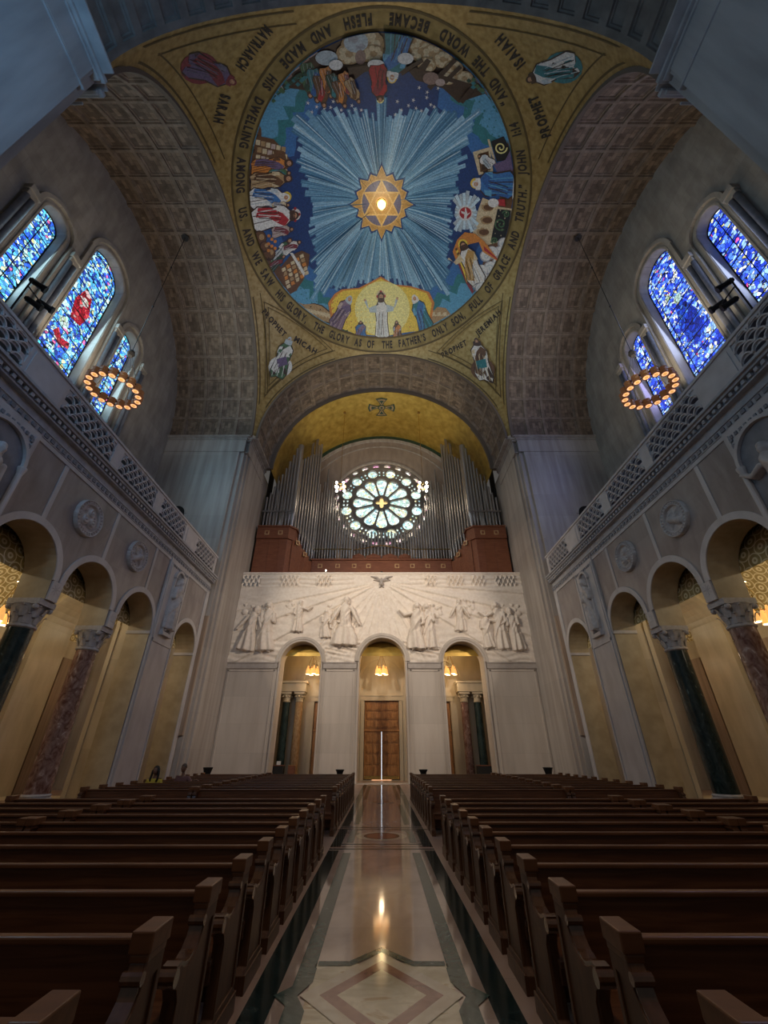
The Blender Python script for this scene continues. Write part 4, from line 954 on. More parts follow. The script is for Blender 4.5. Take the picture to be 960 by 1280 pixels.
def robed(pt, feet, head, robe, mantle, hair='hair', halo=None, arms=0, fold=None, wid=1.0, hide=None, beard=False):
    a, b = plan(*feet), plan(*head); L_ = math.hypot(b[0]-a[0], b[1]-a[1])/.93; ux, uy = (b[0]-a[0])/(L_*.93), (b[1]-a[1])/(L_*.93); sx, sy = uy, -ux
    cl = clampr if pt.clip else (lambda x, y: (x, y))
    def q(pts): return [cl(a[0]+(sx*u*wid+ux*v)*L_, a[1]+(sy*u*wid+uy*v)*L_) for u, v in pts]
    def cc(u, v, r, n=14): return [(a[0]+(sx*u*wid+ux*v+r*cos(2*PI*i/n))*L_, a[1]+(sy*u*wid+uy*v+r*sin(2*PI*i/n))*L_) for i in range(n)]
    if halo: pt.add([cc(0, .93, .125, 20)], halo[0]); 
    if halo and len(halo) > 1:
        for u, v in ((-.09, .93), (.09, .93), (0, 1.02)): pt.add([cc(u, v, .035, 6)], halo[1])
    pt.add([q([(-.145, 0), (-.20, .12), (-.16, .42), (-.175, .70), (-.08, .84), (.08, .84), (.175, .70), (.15, .42), (.2, .14), (.13, 0), (.02, .03)])], 'dbrown')
    pt.add([q([(-.13, .012), (-.18, .13), (-.14, .42), (-.155, .69), (-.07, .82), (.07, .82), (.155, .69), (.13, .42), (.18, .15), (.12, .012), (.02, .045)])], robe)
    arm_sets = {0: [[(-.15, .70), (-.17, .52), (.02, .50), (.02, .56), (-.09, .58), (-.08, .72)], [(.15, .70), (.17, .54), (0, .54), (.0, .6), (.09, .61), (.08, .72)]],
                1: [[(-.13, .76), (-.36, .70), (-.44, .86), (-.38, .88), (-.31, .62), (-.13, .60)], [(.13, .76), (.36, .70), (.44, .86), (.38, .88), (.31, .62), (.13, .60)]],
                2: [[(.13, .76), (.30, .66), (.40, .78), (.36, .80), (.28, .58), (.10, .60)], [(-.15, .70), (-.17, .52), (.02, .50), (.02, .56), (-.09, .58), (-.08, .72)]]}
    for p in arm_sets[arms]: pt.add([q(p)], fold or robe)
    if arms == 1:
        for u in (-.42, .42): pt.add([cc(u, .88, .03, 8)], 'skin')
    pt.add([q([(-.155, .70), (-.06, .80), (.05, .66), (.15, .40), (.17, .16), (.04, .10), (.02, .34), (-.08, .52)])], mantle)
    for i in range(5):
        u = -.11+i*.055; pt.add([q([(u, .05), (u+.012, .05), (u*.8+.03, .58), (u*.8+.022, .58)])], 'dbrown' if i % 2 else (fold or 'grey'))
    for i in range(3):
        u = .02+i*.045; pt.add([q([(u, .16), (u+.014, .16), (u-.06, .62), (u-.07, .62)])], 'dbrown' if i != 1 else (fold or 'silver'))
    pt.add([cc(0, .935, .085, 14)], hair); pt.add([q([(-.08, .93), (-.085, .82), (-.03, .80), (.03, .80), (.085, .82), (.08, .93)])], hair)
    pt.add([cc(0, .92, .056, 12)], 'skin')
    for u in (-.022, .022): pt.add([cc(u, .93, .009, 6)], 'dbrown')
    pt.add([q([(-.02, .893), (.02, .893), (.018, .886), (-.018, .886)])], 'crimson')
    if beard: pt.add([q([(-.045, .90), (.045, .90), (.02, .82), (-.02, .82)])], hair)
def blob(pt, pts, m): pt.px([pts], m)
def ell(cx, cy, rx, ry=None, n=16): return [(cx+rx*cos(2*PI*i/n), cy+(ry or rx)*sin(2*PI*i/n)) for i in range(n)]
# --- bottom scene
c7 = lambda x, y: (380+x/4.8, 330+y/4.8)
pt = Paint('mosaic_scene', ceil, 'yellow-ground mosaic scene of five robed figures at the far side'); pt.k = 16; pt.clip = True
M7 = lambda L: [c7(*p) for p in L]
pt.px([M7([(-60, 240), (-20, 238), (20, 240), (60, 232), (110, 245), (165, 290), (170, 360), (120, 400), (60, 375), (-10, 330)])], 'dbrown'); pt.px([M7([(-50, 248), (0, 240), (60, 237), (105, 250), (155, 290), (160, 350), (110, 360), (40, 320)])], 'tan')
for i in range(9): x = -20+i*20; pt.px([M7([(x, 255+i*4), (x+22, 262+i*5), (x+18, 280+i*6), (x-6, 272+i*4)])], 'cream')
pt.px([M7([(755, 300), (800, 255), (850, 262), (880, 300), (880, 340), (760, 370)])], 'tan')
for i in range(6): x = 765+i*17; pt.px([M7([(x, 290+(i % 2)*14), (x+20, 285+(i % 2)*14), (x+22, 305), (x+2, 312)])], 'cream')
YB = [(145, 230), (185, 175), (225, 150), (330, 140), (400, 105), (460, 72), (540, 120), (640, 130), (750, 165), (782, 230), (770, 300), (765, 380), (700, 430), (480, 486), (300, 450), (160, 390)]
pt.px([M7(YB)], 'orange'); pt.px([M7([(465+(x-465)*.95, 300+(y-300)*.95) for x, y in YB])], 'yellow'); pt.px([M7(ell(470, 265, 165, 165, 24))], 'paleyellow')
rg = random.Random(3)
for i in range(40):
    x, y = (rg.uniform(60, 290), rg.uniform(345, 420)) if i % 2 else (rg.uniform(620, 960), rg.uniform(320, 440)-0)
    if i % 2 == 0: y = 440-(x-620)*.36+rg.uniform(-18, 18)
    else: y = 345+(x-60)*.36+rg.uniform(-14, 18)
    pt.px([M7([(x-20, y), (x-8, y-16), (x+4, y-8), (x+20, y-12), (x+16, y+12), (x-6, y+14)])], 'dgreen' if i % 3 else 'green')
robed(pt, c7(175, 392), c7(275, 205), 'mauve', 'purple', 'silver', fold='pink', wid=1.35)
robed(pt, c7(745, 405), c7(662, 200), 'teal', 'mblue', 'white', fold='sky', wid=1.35)
robed(pt, c7(340, 455), c7(340, 345), 'mblue', 'mauve', 'hair', fold='blue', wid=2.2, arms=0); robed(pt, c7(565, 462), c7(555, 345), 'brown', 'orange', 'hair', fold='grey', wid=1.6)
robed(pt, c7(470, 470), c7(462, 190), 'white', 'white', 'hair', ('cream', 'red'), 1, 'silver', beard=True)
pt.done()
# --- left scene
c5 = lambda x, y: (280+x/5.333, 150+y/5.333)
M5 = lambda L: [c5(*p) for p in L]
pt = Paint('mosaic_scene', ceil, 'mosaic crowd scene with a red-mantled figure and jars at the left'); pt.k = 16; pt.clip = True
zz = [(205, 20), (170, 60), (200, 100), (155, 150), (185, 200), (140, 240), (170, 300), (128, 350), (160, 400), (130, 470), (150, 540), (140, 620), (165, 700), (185, 780), (200, 850), (240, 920), (280, 990), (320, 1060), (370, 1120), (430, 1185)]
pt.px([M5([(x-8, y) for x, y in zz]+[(490, 1130), (420, 1030), (340, 930), (280, 800), (230, 620), (240, 400), (250, 200), (250, 60)])], 'brown')
for i, (x, y) in enumerate(zz[::1]): pt.px([M5([(x+4, y-14), (x+34, y), (x+10, y+22), (x-14, y+4)])], 'tan' if i % 2 else 'dbrown')
blk = [(235, 105), (330, 125), (400, 200), (455, 290), (400, 340), (200, 350), (205, 210)]
pt.px([M5(blk)], 'brown')
for i in range(6):
    for j in range(4): x = 215+i*34+(j % 2)*10; y = 128+j*50+i*9; pt.px([M5([(x, y), (x+28, y+4), (x+26, y+38), (x-3, y+34)])], ['cream', 'tan', 'cream', 'pink'][(i+j) % 4])
for L in ([(330, 190), (400, 205), (420, 260), (340, 280)], [(300, 230), (340, 220), (345, 270), (300, 280)]): pt.px([M5(L)], 'brown')
robed(pt, c5(175, 320), c5(438, 285), 'orange', 'purple', 'hair', fold='brown', wid=1.0); robed(pt, c5(300, 360), c5(436, 350), 'green', 'teal', 'hair', wid=1.2)
robed(pt, c5(172, 412), c5(434, 385), 'tan', 'brown', 'hair', fold='cream', wid=1.1)
robed(pt, c5(160, 520), c5(418, 510), 'white', 'mblue', 'white', ('yellow',), fold='silver', wid=1.3)
robed(pt, c5(320, 575), c5(430, 560), 'cream', 'grey', 'hair', wid=1.4)
robed(pt, c5(182, 665), c5(475, 628), 'white', 'red', 'hair', ('white', 'red'), fold='white', wid=1.35, beard=True)
robed(pt, c5(320, 745), c5(455, 720), 'pink', 'crimson', 'hair', wid=1.3)
robed(pt, c5(330, 960), c5(440, 800), 'green', 'silver', 'hair', fold='white', wid=1.2); robed(pt, c5(390, 880), c5(505, 810), 'white', 'crimson', 'hair', wid=1.2)
robed(pt, c5(300, 1000), c5(400, 905), 'dgreen', 'crimson', 'hair', wid=1.2)
for x, y, r in ((238, 780, 50), (300, 885, 46), (270, 835, 34)):
    pt.px([M5(ell(x, y, r, r*1.1))], 'dbrown'); pt.px([M5(ell(x+5, y-4, r*.8, r*.85))], 'brown'); pt.px([M5(ell(x+16, y-10, r*.35, r*.4))], 'tan')
for i in range(7): pt.px([M5(ell(300+(i % 3)*22, 770+i*15, 11))], 'orange')
pt.px([M5([(360, 1000), (440, 900), (520, 865), (572, 890), (565, 960), (530, 1060), (480, 1135), (380, 1060)])], 'brown')
for i in range(5):
    for j in range(5):
        x = 385+i*30+j*8; y = 985-i*22+j*28; pt.px([M5([(x, y), (x+24, y-12), (x+30, y+10), (x+6, y+22)])], ['cream', 'tan', 'orange', 'cream'][(i*2+j) % 4])
pt.px([M5([(440, 880), (460, 880), (540, 1010), (535, 1040)])], 'white')
pt.done()
# --- right scene
c6 = lambda x, y: (560+x/5.333, 150+y/5.333)
M6 = lambda L: [c6(*p) for p in L]
pt = Paint('mosaic_scene', ceil, 'mosaic of a blue-robed woman, a white dove and a winged figure at the right'); pt.k = 16; pt.clip = True
pt.px([M6([(410, 130), (440, 200), (470, 330), (470, 520), (440, 680), (400, 850), (330, 960), (250, 1080), (170, 1150), (250, 900), (330, 600), (380, 300)])], 'brown')
pt.px([M6([(165, 212), (280, 178), (300, 340), (205, 365)])], 'cream'); pt.px([M6([(200, 225), (270, 205), (282, 330), (215, 345)])], 'brown')
pt.px([M6(ell(230, 250, 26, 34))], 'tan'); pt.px([M6(ell(245, 320, 24, 30))], 'dbrown')
pt.px([M6([(262, 128), (276, 126), (322, 290), (308, 294)])], 'cream')
pt.px([M6([(285, 140), (370, 105), (420, 190), (430, 260), (325, 275)])], 'black')
def spiral(cx, cy, r, mm, w=9, n=26, turns=1.6, ph=0):
    for i in range(n):
        t0, t1 = i/n, (i+1)/n; A0, A1 = ph+t0*turns*2*PI, ph+t1*turns*2*PI; r0, r1 = r*(1-t0*.8), r*(1-t1*.8)
        pt.px([M6([(cx+r0*cos(A0), cy+r0*sin(A0)), (cx+r1*cos(A1), cy+r1*sin(A1)), (cx+(r1-w)*cos(A1), cy+(r1-w)*sin(A1)), (cx+(r0-w)*cos(A0), cy+(r0-w)*sin(A0))])], mm)
spiral(350, 180, 48, 'paleyellow')
pt.px([M6([(300, 290), (380, 260), (440, 190), (445, 330), (330, 350)])], 'purple'); robed(pt, c6(300, 300), c6(205, 235), 'white', 'silver', 'hair', wid=1.6)
pt.px([M6([(230, 515), (335, 560), (330, 640), (262, 845), (165, 750), (200, 600)])], 'cream')
for cx, cy in ((262, 580), (255, 665), (232, 745)): pt.px([M6(ell(cx, cy, 42, 30))], 'tan'); pt.px([M6(ell(cx+8, cy, 34, 20))], 'brown')
pt.px([M6([(322, 575), (432, 590), (420, 700), (385, 810), (265, 830)])], 'cream'); pt.px([M6([(330, 590), (420, 600), (408, 700), (375, 800), (282, 815)])], 'black')
spiral(350, 690, 48, 'green', ph=1); spiral(385, 625, 30, 'green', ph=3); spiral(310, 800, 28, 'green', ph=2)
robed(pt, c6(445, 430), c6(182, 420), 'mblue', 'blue', 'white', ('yellow',), 0, 'sky', wid=1.7)
pt.px([M6([(440, 370), (465, 420), (455, 510), (425, 520)])], 'white')
pt.px([M6([(330, 520), (375, 520), (380, 570), (335, 560)])], 'red'); pt.px([M6(ell(300, 545, 36, 30))], 'white')
for i in range(26):
    a = 2*PI*i/26; R_ = (115 if abs(math.sin(a)) > .55 else 78)*rg.uniform(.85, 1.1)
    pt.px([M6([(115+30*cos(a-.2), 615+30*sin(a-.2)), (118+R_*cos(a-.1), 610+R_*1.2*sin(a-.1)), (118+R_*cos(a+.1), 610+R_*1.2*sin(a+.1)), (115+30*cos(a+.2), 615+30*sin(a+.2))])], 'ray4' if i % 2 else 'silver')
pt.px([M6(ell(115, 615, 50))], 'white'); pt.px([M6(ell(115, 615, 40))], 'red'); pt.px([M6([(105, 650), (115, 570), (128, 620), (150, 610), (128, 632), (120, 660)])], 'white'); pt.px([M6([(85, 600), (118, 612), (118, 628), (90, 616)])], 'white')
for x, y, r in ((370, 820, 40), (340, 880, 42), (290, 880, 45), (250, 900, 40), (330, 950, 40), (280, 980, 46), (220, 1000, 44), (240, 1060, 44), (180, 1080, 34), (150, 990, 34), (210, 1110, 34), (290, 1040, 34), (160, 930, 34)):
    pt.px([M6(ell(x, y, r))], 'grey'); pt.px([M6(ell(x+3, y-3, r*.86))], 'white'); spiral(x, y, r*.62, 'silver', w=7, n=12, turns=1.2, ph=x)
for L, m in (([(30, 870), (60, 790), (110, 740), (180, 750), (220, 800), (110, 830), (70, 890), (90, 960), (60, 950)], 'orange'), ([(60, 940), (100, 970), (170, 1130), (160, 1150), (120, 1080)], 'crimson'), ([(180, 750), (240, 800), (355, 935), (340, 940), (230, 870)], 'orange'), ([(235, 830), (355, 935), (330, 925), (240, 860)], 'red')): pt.px([M6(L)], m)
for i in range(6): pt.px([M6([(45+i*6, 850+i*16), (60+i*5, 840+i*14), (90+i*8, 960+i*22), (84+i*8, 962+i*22)])], 'yellow' if i % 2 else 'brown')
robed(pt, c6(200, 1085), c6(98, 822), 'white', 'stargold', 'hair', ('yellow',), 2, 'cream', wid=1.3)
pt.done()
# --- top scene
c8 = lambda x, y: (320+x/3, y/3)
M8 = lambda L: [c8(*p) for p in L]
pt = Paint('mosaic_scene', ceil, 'dark rocky mosaic scene with sheep and figures at the near side'); pt.k = 16; pt.clip = True
pt.px([M8([(60, 335), (110, 250), (170, 200), (230, 165), (330, 108), (440, 88), (540, 88), (610, 108), (690, 140), (760, 195), (830, 265), (905, 385), (860, 350), (800, 370), (760, 385), (700, 330), (600, 300), (560, 250), (520, 240), (420, 260), (330, 330), (240, 350), (200, 340), (130, 330)])], 'dbrown')
for i in range(26):
    t = i/25; x = 75+t*800; y = 320-262*math.sin(PI*t)**.9+rg.uniform(-3, 12); 
    pt.px([M8([(x-26, y+14), (x-12, y-10), (x+18, y-14), (x+30, y+6), (x+8, y+20)])], 'pinkd' if i % 2 else 'pink')
for x, y, r in ((400, 165, 82), (350, 200, 50), (440, 200, 44), (620, 190, 50), (660, 200, 44), (700, 220, 40), (740, 250, 36), (640, 240, 36), (780, 290, 34), (720, 290, 30), (590, 150, 40)):
    pt.px([M8(ell(x, y, r, r*.82))], 'tan'); 
    for q in range(7): pt.px([M8(ell(x+r*.55*cos(q*.9), y+r*.5*sin(q*.9), r*.26))], 'cream')
pt.px([M8(ell(375, 155, 46, 40))], 'silver'); pt.px([M8(ell(365, 145, 20, 14))], 'grey'); pt.px([M8(ell(392, 172, 18, 12))], 'grey'); pt.px([M8(ell(392, 212, 20, 28))], 'pinkd')
for i in range(8):
    x, y = 190+i*22, 300+(i % 3)*18; robed(pt, c8(x, y-70+i*6), c8(x+14+i*4, y+58), ['green', 'teal', 'brown', 'orange', 'dgreen', 'brown', 'orange', 'tan'][i], ['dgreen', 'blue', 'red', 'brown', 'teal', 'orange', 'crimson', 'brown'][i], 'hair', wid=1.2)
pt.px([M8(ell(265, 215, 42, 28))], 'silver'); pt.px([M8(ell(300, 240, 26, 20))], 'white')
for L in ([(345, 250), (420, 240), (425, 262), (350, 275)], [(600, 260), (640, 215), (655, 225), (612, 300)], [(640, 320), (740, 215), (752, 225), (655, 335)], [(700, 300), (760, 240), (772, 250), (712, 312)], [(590, 250), (830, 320), (826, 334), (588, 268)], [(760, 375), (820, 300), (834, 312), (775, 385)], [(540, 265), (620, 215), (628, 228), (548, 280)]): pt.px([M8(L)], 'dbrown')
pt.px([M8(ell(655, 290, 30, 24))], 'pinkd'); pt.px([M8(ell(690, 305, 18, 14))], 'pink')
robed(pt, c8(540, 95), c8(510, 288), 'teal', 'mblue', 'white', ('yellow',), 0, 'sky', wid=1.7); pt.px([M8(ell(560, 215, 30, 22))], 'white'); pt.px([M8(ell(450, 236, 32, 18))], 'white')
robed(pt, c8(455, 235), c8(466, 370), 'red', 'crimson', 'hair', ('paleyellow',), 0, 'red', wid=1.5)
for i in range(60):
    t = rg.random(); x, y = ((40+t*150, 375-t*100) if i % 2 else (800+t*150, 300+t*130)); x += rg.uniform(-16, 16); y += rg.uniform(-12, 12)
    pt.px([M8([(x-10, y), (x, y-9), (x+10, y+1), (x, y+9)])], ('dgreen', 'green', 'teal')[i % 3])
pt.done()
# ------- pendentive figures
for nm, fr_, figs in (('seated_prophet', [(330, 375), (417, 437), (331, 493)], dict(feet=(346, 470), head=(362, 423), robe='green', mantle='white', hair='silver', fold='white', wid=1.9, beard=True)),
                     ('seated_prophet', [(628, 372), (545, 438), (625, 490)], dict(feet=(606, 472), head=(595, 423), robe='white', mantle='brown', hair='hair', fold='cream', wid=1.9, beard=True)),
                     ('seated_prophet', None, dict(feet=(232, 78), head=(291, 102), robe='purple', mantle='crimson', hair='crimson', fold='lilac', wid=1.6)),
                     ('seated_prophet', None, dict(feet=(722, 78), head=(662, 99), robe='white', mantle='teal', hair='hair', fold='silver', wid=1.6, beard=True))):
    pt = Paint(nm, ceil); pt.k = 6
    if fr_:
        A = [plan(*p) for p in fr_]; cx = sum(p[0] for p in A)/3; cy = sum(p[1] for p in A)/3
        for sc_ in (1.0, .86):
            T = [(cx+(p[0]-cx)*sc_, cy+(p[1]-cy)*sc_) for p in A]; pt.add([T, [(cx+(p[0]-cx)*.965, cy+(p[1]-cy)*.965) for p in T]], 'gold_line')
    fk = dict(figs); feet, head = fk.pop('feet'), fk.pop('head')
    mx_, my_ = (feet[0]*.55+head[0]*.45, feet[1]*.55+head[1]*.45)
    pt.px([ell(feet[0]*.7+head[0]*.3, feet[1]*.7+head[1]*.3, 15 if fr_ else 24, 13 if fr_ else 20)], fk['mantle']); robed(pt, feet, head, **fk)
    if fr_: pt.px([[(mx_-7, my_-3), (mx_+5, my_-6), (mx_+7, my_+4), (mx_-5, my_+7)]], 'teal' if head[0] > 500 else 'purple')
    pt.done()
# thin border lines following the arches
pt = Paint('border_lines', ceil); pt.k = 0
for q in range(4):
    for w0, w1 in ((10.70, 10.78), (10.2, 10.26)):
        for sgn in (-1, 1):
            ln = [(w0, sgn*t) for t in np.linspace(4.5, 10.3, 40)]+[(w1, sgn*t) for t in np.linspace(10.3, 4.5, 40)]
            ca, sa = cos(q*PI/2), sin(q*PI/2); ln = [(x*ca-y*sa, x*sa+y*ca) for x, y in ln if math.hypot(x, y) < 15.0]
            if len(ln) > 4: pt.add([ln], 'gold_line', 6)
pt.done()
# ------- lettering
GLY = {}
def glyph(ch):
    if ch not in GLY:
        cu = bpy.data.curves.new('g', 'FONT'); cu.body = ch; cu.size = 1; cu.offset = .045; cu.resolution_u = 3
        o = bpy.data.objects.new('g', cu); COL.objects.link(o); dg = bpy.context.evaluated_depsgraph_get(); me = o.evaluated_get(dg).to_mesh()
        V = [(v.co.x, v.co.y) for v in me.vertices]; F_ = [tuple(p.vertices) for p in me.polygons]
        xs = [p[0] for p in V] or [0, .3]
        GLY[ch] = (V, F_, min(xs), max(xs)); bpy.data.objects.remove(o); bpy.data.curves.remove(cu)
    return GLY[ch]
bm = B()
def letters(word, place, total, hgt, squeeze=.54):
    """place(s)-> (origin3, along3, up3) for a distance s from the word's middle"""
    gl = [glyph(c) for c in word]; gap = .10
    ws = [(g_[3]-g_[2])*squeeze*hgt*1.38+gap*hgt for g_ in gl]; W = sum(ws); k = total/W if total else 1; s = -W*k/2
    for g_, w in zip(gl, ws):
        o_, al, up = place(s+w*k/2)
        vs = [bm.verts.new(o_+al*((x-(g_[2]+g_[3])/2)*squeeze*hgt*1.38*k)+up*((y-.35)*hgt*1.38)) for x, y in g_[0]]
        for f_ in g_[1]:
            try: bm.faces.new([vs[i] for i in f_])
            except ValueError: pass
        s += w*k
RL, HL = 10.25, .66
def on_ring(px, py):
    a_ = math.atan2(*reversed(plan(px, py)))
    def place(s):
        a = a_+s/RL*(-1 if False else 1)*(-1)
        x, y = RL*cos(a), RL*sin(a); n = Vector((x, y, math.sqrt(DR*DR-RL*RL)))/DR
        o_ = Vector(dome(x, y, .03)); rad = Vector((x, y, 0)).normalized()
        al = Vector((sin(a), -cos(a), 0)); up = (-rad-(-rad).dot(n)*n).normalized(); return o_, al, up
    return place
for wd, x, y, tot in (('“AND', 628, 112, 0), ('THE', 604, 80, 0), ('WORD', 570, 51, 0), ('BECAME', 512, 25, 0), ('FLESH', 447, 24, 0), ('AND', 399, 37, 0), ('MADE', 364, 66, 0), ('HIS', 332, 99, 0), ('DWELLING', 309, 152, 0), ('AMONG', 295, 219, 0), ('US.', 298, 269, 0), ('AND', 305, 299, 0), ('WE', 316, 326, 0), ('SAW', 330, 351, 0), ('HIS', 347, 374, 0), ('GLORY,', 368, 396, 0), ('THE', 397, 414, 0), ('GLORY', 423, 426, 0), ('AS', 447, 432, 0), ('OF', 463, 434, 0), ('THE', 484, 435, 0), ('FATHER’S', 516, 431, 0), ('ONLY', 553, 421, 0), ('SON,', 577, 407, 0), ('FULL', 599, 385, 0), ('OF', 615, 364, 0), ('GRACE', 630, 337, 0), ('AND', 644, 301, 0), ('TRUTH.”', 654, 255, 0), ('JOHN', 655, 203, 0), ('1:14', 648, 160, 0)):
    letters(wd, on_ring(x, y), tot, HL)
def on_line(p0, p1):
    A = Vector(dome(*plan(*p0), .03)); Bv = Vector(dome(*plan(*p1), .03)); al = (Bv-A).normalized(); mid = (A+Bv)/2
    def place(s):
        q = mid+al*s; c = Vector(DC); n = (q-c).normalized(); o_ = c+n*(DR-.03); t = (al-al.dot(n)*n).normalized(); return o_, t, t.cross(n)
    return place, (Bv-A).length
for wd, p0, p1, hh in (('PROPHET', (329, 387), (357, 419), .5), ('MICAH', (368, 422), (396, 440), .5), ('PROPHET', (552, 444), (583, 427), .5), ('JEREMIAH', (595, 418), (625, 388), .5), ('SARAH', (283, 118), (273, 154), .72), ('MATRIARCH', (337, 35), (300, 86), .72), ('ISAIAH', (652, 84), (622, 46), .72), ('PROPHET', (683, 172), (665, 120), .72)):
    pl_, ln = on_line(p0, p1); letters(wd, pl_, ln, hh)
ins = obj('inscription', bm, 'letter', ceil, recalc=False)
# ================================================================== ORGAN
org = empty('pipe_organ', (0, 34, 14.2)); tag(org, 'pipe organ in dark red wooden cases under the gold vault and rose window', 'organ')
def prism(bm, pts, z0, z1, mi=0): slab(bm, [pts], lambda u, v: (u, v, z0), lambda u, v: (u, v, z1), mi)
def oput(name, bm, m, par=None, **k):
    o = obj(name, bm, m, par or org, **k); o.matrix_parent_inverse = Matrix.Translation((0, -34, -14.2)) if par is None else Matrix.Identity(4); return o
def rosette(bm, x, y, z, nx=0, ny=-1):
    t = Vector((-ny, nx, 0)); n = Vector((nx, ny, 0)); c = Vector((x, y, z))
    for w, d, mi in ((.20, .02, 0), (.12, .04, 1)):
        q = [c+n*d+t*a*w+Vector((0, 0, b*w)) for a, b in ((-1, -1), (1, -1), (1, 1), (-1, 1))]; p = [c+t*a*w+Vector((0, 0, b*w)) for a, b in ((-1, -1), (1, -1), (1, 1), (-1, 1))]
        Q = [bm.verts.new(v) for v in q]; P_ = [bm.verts.new(v) for v in p]
        bm.faces.new(Q).material_index = mi
        for i in range(4): bm.faces.new((P_[i], P_[(i+1) % 4], Q[(i+1) % 4], Q[i])).material_index = mi
for s in (-1, 1):
    sd = 'left' if s < 0 else 'right'
    bm = B()
    pts = [(s*11.1, 32.4), (s*8.35, 32.4), (s*6.35, 34.6), (s*6.35, 36.8), (s*11.1, 36.8)]
    prism(bm, [(s*11.1, 32.4), (s*8.35, 32.4), (s*7.9, 32.9), (s*7.9, 36.8), (s*11.1, 36.8)], 14.2, 18.05)
    prism(bm, [(s*11.1, 32.25), (s*8.28, 32.25), (s*7.75, 32.85), (s*7.75, 36.8), (s*11.1, 36.8)], 18.05, 19.15)
    prism(bm, [(s*11.1, 32.15), (s*8.2, 32.15), (s*7.6, 32.8), (s*7.6, 36.8), (s*11.1, 36.8)], 19.15, 19.3)
    for a in (9.0, 9.9): box(bm, s*a, s*(a+.03), 32.37, 32.4, 14.6, 17.9)
    oput('organ_case', bm, 'organ_wood', bevel=.02)
    bm = B()                                                          # stepped, raking case front
    for i in range(5):
        t0, t1 = i/5, (i+1)/5; xa, xb = 7.95-1.6*t0, 7.95-1.6*t1; ya, yb = 32.7+1.9*t0, 32.7+1.9*t1; zt = 18.9-2.1*t1
        prism(bm, [(s*xa, ya), (s*xb, yb), (s*xb, yb+.5), (s*(xa+.4), yb+.5)], 14.2, zt)
    oput('raking_case', bm, 'organ_wood', bevel=.02)
    for x in (10.2, 9.0): bm = B(); rosette(bm, s*x, 32.25, 18.6); oput('rosette', bm, ['tan_marble', 'organ_wood'])
    for x, y, z in ((7.5, 33.0, 17.9), (6.9, 33.7, 17.1)): bm = B(); rosette(bm, s*x, y-.08, z, -s*.76, -.65); oput('rosette', bm, ['tan_marble', 'organ_wood'])
bm = B(); box(bm, -6.4, 6.4, 34.5, 37.4, 14.2, 16.9); box(bm, -6.5, 6.5, 34.4, 37.4, 16.9, 17.05); box(bm, -6.45, 6.45, 34.42, 34.5, 15.6, 15.75)
prism(bm, [(-2.9, 35.4), (2.9, 35.4), (2.9, 37.0), (-2.9, 37.0)], 17.05, 17.5)
for a, b in ((-2.8, -1.6), (-1.5, -.05), (.05, 1.5), (1.6, 2.8)):
    m_ = (a+b)/2
    slab(bm, [[(-.95+m_, 17.5), (.0+m_, 18.05), (.95+m_, 17.5)] if False else [(a, 17.5), (a, 17.75), (m_, 18.0), (b, 17.75), (b, 17.5)]], lambda u, v: (u, 35.35, v), lambda u, v: (u, 35.5, v))
oput('centre_case', bm, 'organ_wood', bevel=.02)
for x in (-5.6, -4.0, -2.5, -1.2, 1.4, 2.8, 4.2, 5.6): bm = B(); rosette(bm, x, 34.5, 16.35); oput('rosette', bm, ['tan_marble', 'organ_wood'])
def pipe(x, y, z0, z1, r, m='pipe', mouth=None, face=(0, -1)):
    bm = B(); mz = z0+(mouth if mouth else min(1.3, (z1-z0)*.22))
    lathe(bm, [(r*.30, z0), (r*.95, mz-.05), (r, mz), (r, mz+.12), (r*1.0, z1)], (x, y, 0), 12, cap=False)
    lathe(bm, [(r*.86, z1), (r*.86, z1-.3)], (x, y, 0), 12, cap=False)
    fx, fy = face; t = (-fy, fx)
    # the mouth: a raised lip plate
    c = (x+fx*r*.95, y+fy*r*.95); w = r*.62
    for (za, zb, e) in ((mz+.03, mz+.30, .02), (mz-.16, mz-.03, .03)):
        q = [(c[0]+t[0]*w*k+fx*e, c[1]+t[1]*w*k+fy*e, z) for k, z in ((-1, za), (1, za), (.8, zb), (-.8, zb))]; bm.faces.new([bm.verts.new(v) for v in q])
    o = oput('organ_pipe', bm, m, smooth=True); return o
for s in (-1, 1):
    for i in range(9):                                                # flared corner towers
        x = 10.85-i*.285; z1 = 22.6+5.9*(i/8)**1.15; pipe(s*x, 32.75+(i % 2)*.05, 19.3, z1, .092+.006*i)
    for i in range(3): pipe(s*(10.3-i*.5), 33.4, 19.3, [25.6, 24.6, 27.2][i], .13)
    bm = B(); box(bm, s*11.05, s*8.4, 32.6, 32.64, 20.95, 21.12); oput('pipe_rail', bm, 'pipe_dark')
    pipe(s*8.28, 32.9, 18.95, 29.0, .30, mouth=2.0)
    for i in range(8):                                                # rank turning inward along the rake
        t = i/7; x = 8.05-1.5*t; y = 33.2+1.75*t; zb = 18.5-1.6*t; pipe(s*x, y, zb, 27.4+2.6*t+(.9 if i > 5 else 0), .125, face=(-s*.76, -.65))
    pipe(s*7.15, 35.3, 17.1, 32.2, .16); pipe(s*7.6, 35.4, 17.1, 32.0, .16)
    for i in range(15):                                               # long rank falling towards the rose window
        x = 6.35-i*.255
        top = [25.6, 24.6, 25.9, 27.5, 24.9, 26.0, 24.0, 24.5, 23.3, 22.7, 22.0, 21.4, 20.9, 20.4, 20.0][i]
        pipe(s*x, 34.95, 17.05, top, .088, m='pipe_dark' if i in (1, 2, 3) else 'pipe', mouth=1.35)
    bm = B(); box(bm, s*6.45, s*2.8, 34.80, 34.83, 18.15, 18.22); oput('pipe_rail', bm, 'brass')
